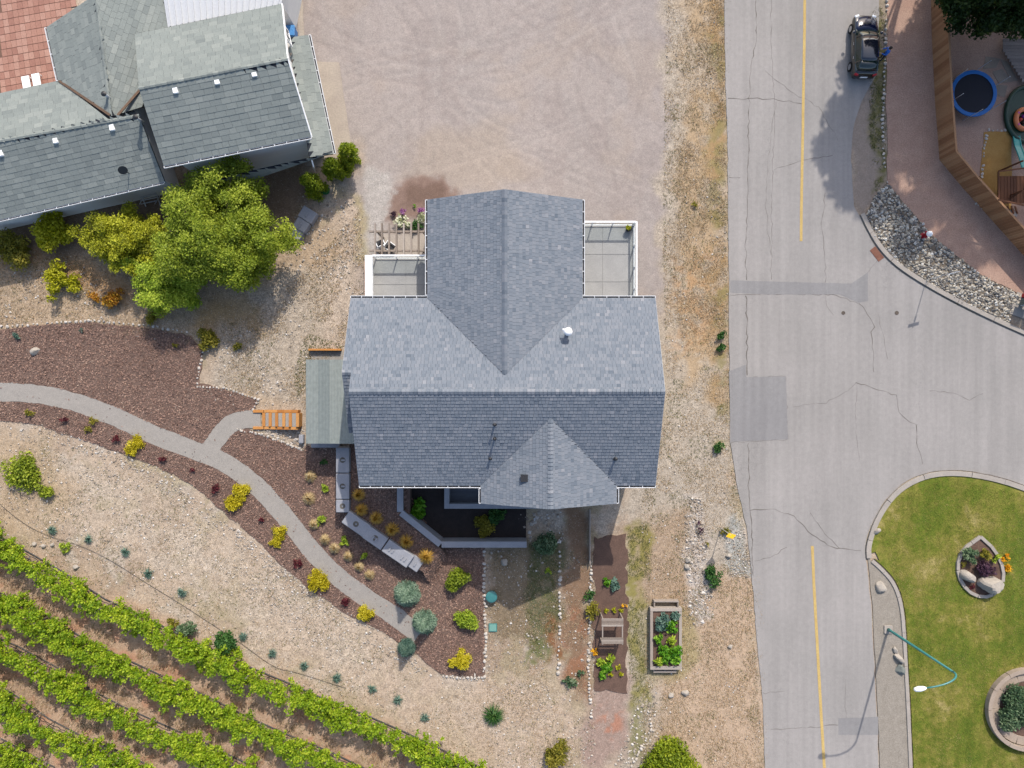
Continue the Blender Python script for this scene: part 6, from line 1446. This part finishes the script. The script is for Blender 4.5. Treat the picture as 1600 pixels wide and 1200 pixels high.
for i, (px, py) in enumerate(((954, 1053), (967, 1044), (971, 1054))): shrub(px, py, .25, .26, 'lime', 'lime lettuce in the loose group below the garden stand', 131 + i, 6, 900, .07, 'lettuces below the garden stand', 'lettuce', 'lettuce')
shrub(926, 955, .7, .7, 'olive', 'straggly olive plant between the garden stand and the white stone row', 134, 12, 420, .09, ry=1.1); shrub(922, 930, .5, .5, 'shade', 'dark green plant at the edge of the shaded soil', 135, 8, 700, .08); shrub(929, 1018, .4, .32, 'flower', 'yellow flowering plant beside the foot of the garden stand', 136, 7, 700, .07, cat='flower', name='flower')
shrub(976, 945, .3, .3, 'flower', 'orange flowering plant at the top corner above the lettuces', 137, 6, 500, .06, cat='flower', name='flower')
for i, (px, py, r, mt) in enumerate(((1035, 975, .75, 'teal'), (1048, 978, .6, 'veg'), (1030, 1000, .4, 'veg'), (1050, 1002, .4, 'lgreen'), (1046, 1020, .95, 'veg'), (1030, 1034, .4, 'lgreen'), (1055, 962, .4, 'teal'))):
    shrub(px, py, .5, r, mt, ['largest blue green vegetable in the raised bed', 'bright green vegetable beside the largest blue green one in the raised bed', 'small green vegetable halfway along the raised bed', 'small lime vegetable halfway along the raised bed', 'largest bright green vegetable in the raised bed', 'lime vegetable in a corner of the raised bed beside the largest green one', 'smaller blue green vegetable in the raised bed corner'][i], 140 + i, 10, 480, .12, cat='vegetable', name='vegetable', z=.38)
# verge shrubs
shrub(1127, 524, .5, .4, 'shade', 'dark green bush on the road edge, of a touching pair, next to the lot', 150, 8, 700, .09); shrub(1127, 542, .5, .42, 'shade', 'dark green bush on the road edge, of a touching pair, next to the lone bush', 151, 8, 700, .09); shrub(1124, 699, .55, .5, 'shade', 'dark green bush alone on the road edge beside the patched asphalt', 152, 9, 700, .09, ry=.75); shrub(1114, 902, .6, .65, 'shade', 'long green bush in the stony verge below the yellow sign', 153, 14, 700, .09, ry=1.15)
shrub(1134, 830, .4, .45, 'olive', 'olive bush at the foot of the yellow sign', 154, 8, 500, .08); shrub(1095, 826, .5, .45, 'purple', 'greyish twiggy bush in the stony verge', 155, 8, 260, .08, ry=.8); shrub(1106, 850, .3, .25, 'olive', 'tiny olive bush between the twiggy bush and the yellow sign', 156, 5, 500, .07); shrub(1088, 320, .3, .3, 'olive', 'low olive weed in the orange dry grass verge', 157, 6, 500, .08)
shrub(1046, 1198, 1.4, 2.0, 'cedar', 'large round dark green shrub at the end of the curved white stones', 158, 40, 700, .1); shrub(866, 1182, 1.0, 1.0, 'olive', 'round olive green shrub on the dry ground between the vines and the dark round shrub', 159, 16, 800, .09); shrub(880, 1168, .8, .6, 'olive', 'smaller olive shrub against the round olive green shrub', 160, 9, 800, .08)
tuft(771, 1115, .6, .85, 'shade', 'spiky green clump alone on the dry ground below the mulch corner', 161, 260, None, .02, 'spiky_plant'); shrub(890, 1065, .3, .6, 'juni', 'low grey green mound between two rows of white stones', 162, 9, 700, .08); shrub(906, 1053, .25, .35, 'juni', 'small grey green mound beside the low grey green mound', 163, 6, 700, .07)
AG = [(83, 828), (140, 842), (197, 862), (233, 895), (285, 925), (381, 994), (426, 1020), (476, 1039), (527, 1058), (582, 1075), (622, 1093), (664, 1120)]
for i, (px, py) in enumerate(AG): tuft(px, py, .3, .42, 'teal', 'small teal lavender clump in the planted line along the drip hose', 170 + i, 70, 'lavender clumps along the drip hose', .02, 'lavender_plant')
shrub(102, 854, .35, .55, 'lgreen', 'fresh green weed clump beside the longest vine row', 185, 8, 600, .08); shrub(293, 984, 1.0, .75, 'juni', 'grey green conifer shrub against the longest vine row', 186, 14, 800, .09); shrub(352, 1006, 1.9, .8, 'shade', 'upright dark green bush joined to the longest vine row', 187, 26, 900, .09, ry=.95); shrub(268, 972, .6, .5, 'olive', 'olive shrub touching the grey green conifer shrub', 188, 8, 600, .08)
# flowers by the pergola
shrub(630, 331, .5, .3, 'violet', 'small round violet flowering plant standing free of the house wall', 190, 7, 1400, .05, cat='flower', name='flower'); shrub(660, 330, .5, .42, 'violet', 'violet flowering plant against the house wall by the pergola', 191, 8, 1300, .05, cat='flower', name='flower'); shrub(616, 334, .4, .34, 'purple', 'dusky purple plant beside the round violet one', 192, 7, 900, .06)
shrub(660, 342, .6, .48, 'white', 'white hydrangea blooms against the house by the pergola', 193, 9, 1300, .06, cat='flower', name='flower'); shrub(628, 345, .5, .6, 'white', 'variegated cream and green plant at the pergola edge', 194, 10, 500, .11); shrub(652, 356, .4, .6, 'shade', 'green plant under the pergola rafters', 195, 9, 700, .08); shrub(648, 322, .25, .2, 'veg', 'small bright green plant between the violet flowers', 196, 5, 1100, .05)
o = shrub(983, 357, .35, .26, 'lime', None, 197, 7, 1300, .06); o.name = 'plant'; o.parent = POT; o.location = (0, 0, .26)
for k_ in ('label', 'category'):
    if k_ in o: del o[k_]
for c_ in list(o.children): bpy.data.objects.remove(c_)
# teardrop bed planting
shrub(1517, 868, .7, .62, 'juni', 'pale grey green shrub in the teardrop bed', 200, 12, 900, .08, z=.08); shrub(1538, 864, .7, .5, 'olive', 'green shrub at the pointed end of the teardrop bed', 201, 10, 900, .08, z=.08); shrub(1538, 889, .6, .8, 'purple', 'dark purple shrub in the middle of the teardrop bed', 202, 16, 1100, .07, ry=.55, z=.08); shrub(1556, 872, .5, .38, 'lgreen', 'yellow green shrub beside the yellow flowers', 203, 8, 800, .08, z=.08)
shrub(1570, 870, .4, .36, 'flower', 'yellow flowers spilling over the teardrop kerb, upper clump', 204, 8, 1000, .06, cat='flower', name='flower', ry=.5); shrub(1575, 888, .35, .38, 'flower', 'yellow flowers spilling over the teardrop kerb, lower clump', 205, 8, 1000, .06, cat='flower', name='flower', ry=.55); shrub(1518, 917, .3, .28, 'red', 'small red leaved plant between the two boulders', 206, 7, 900, .06, z=.08); shrub(1505, 880, .3, .3, 'olive', 'low olive plant above the smooth pale boulder', 207, 6, 700, .06, z=.08)
shrub(1592, 1110, .9, 1.7, 'juni', 'spreading grey green juniper filling the round bed', 208, 40, 1000, .08, ry=2.0, z=.12, rr=.3); shrub(1600, 1078, .3, .35, 'orange', 'rusty plant at the top of the round bed', 209, 6, 700, .07, z=.13)

# ---- vineyard rows
VR = [[(-90, 815), (0, 862), (67, 900), (142, 948), (209, 978), (253, 1001), (304, 1026), (371, 1056), (439, 1084), (506, 1114), (560, 1134), (620, 1160), (700, 1198), (760, 1225)],
      [(-90, 908), (0, 952), (50, 975), (101, 1008), (169, 1042), (236, 1073), (304, 1104), (371, 1138), (439, 1168), (506, 1195), (600, 1240)],
      [(-90, 985), (0, 1024), (67, 1060), (118, 1094), (169, 1121), (236, 1151), (304, 1181), (400, 1228)],
      [(-90, 1050), (0, 1106), (50, 1141), (101, 1168), (169, 1196), (250, 1235)],
      [(-90, 1140), (0, 1188), (60, 1220)]]
VL = ['longest vine row, nearest the pale slope', 'second vine row from the pale slope', 'third vine row from the pale slope', 'fourth vine row from the pale slope', 'fifth vine row from the pale slope, short corner piece']
M['vtrunk'] = M['bark']
for i, row in enumerate(VR):
    g = np.random.default_rng(300 + i); zz = 1.75; q = densify([P(a, b, zz)[:2] for a, b in row], .25, False); t = empty('vine_row', (q[0][0], q[0][1], 0), VL[i], 'vine row', 'vine rows'); cl = []
    for k, p in enumerate(q):
        d = np.array(q[min(k + 1, len(q) - 1)]) - np.array(q[max(k - 1, 0)]); d = d / np.linalg.norm(d); nn = np.array([-d[1], d[0]])
        dens = vnoise(np.array([p[0] * .45]), np.array([p[1] * .45 + i * 7]), 4)[0]; w_ = .32 + .8 * dens
        if dens < .05: continue
        for _ in range(7 if dens > .35 else 4):
            o_ = g.normal(0, w_ * .5); cl.append((p[0] + nn[0] * o_ + g.normal(0, .12), p[1] + nn[1] * o_ + g.normal(0, .12), zz + g.uniform(-.9, .4) - abs(o_) * .3, g.uniform(.2, .42)))
        if g.random() < .3:      # a straying shoot
            o_ = g.choice([-1, 1]) * g.uniform(.7, 1.25); dx_ = g.normal(0, .3)
            for s_ in (.55, .7, .85, 1.0): cl.append((p[0] + nn[0] * o_ * s_ + d[0] * dx_ * s_, p[1] + nn[1] * o_ * s_ + d[1] * dx_ * s_, zz - .4 * s_, .13))
    pts, T = clump_pts(cl, 520, g, .8, .7); V, Fc, T = leaves(pts, .072, 300 + i, .7, .8, T); obj_np('foliage', V, Fc, LF['vine'], T, t)
    m = MB(); m.tube([(p[0] + g.normal(0, .03), p[1] + g.normal(0, .03), .42 + .02 * math.sin(k)) for k, p in enumerate(q)], .025, 5); m.build('drip_line', M['hose'], t)
    m = MB(); m.tube([(p[0], p[1], .04) for p in q], .05, 4); m.build('ground_hose', M['hose'], t)
    for k in range(2, len(q), 6):
        p = q[k]; m = MB(); m.tube([(p[0], p[1], -.05), (p[0] + g.normal(0, .06), p[1] + g.normal(0, .06), .6), (p[0], p[1], 1.35)], [.04, .032, .02], 6); m.build('vine_trunk', M['vtrunk'], t)
    for k in range(5, len(q), 22):
        p = q[k]; m = MB(); m.box((p[0] + .1, p[1], .85), (.08, .08, 1.75)); m.build('post', M['wood'], t)
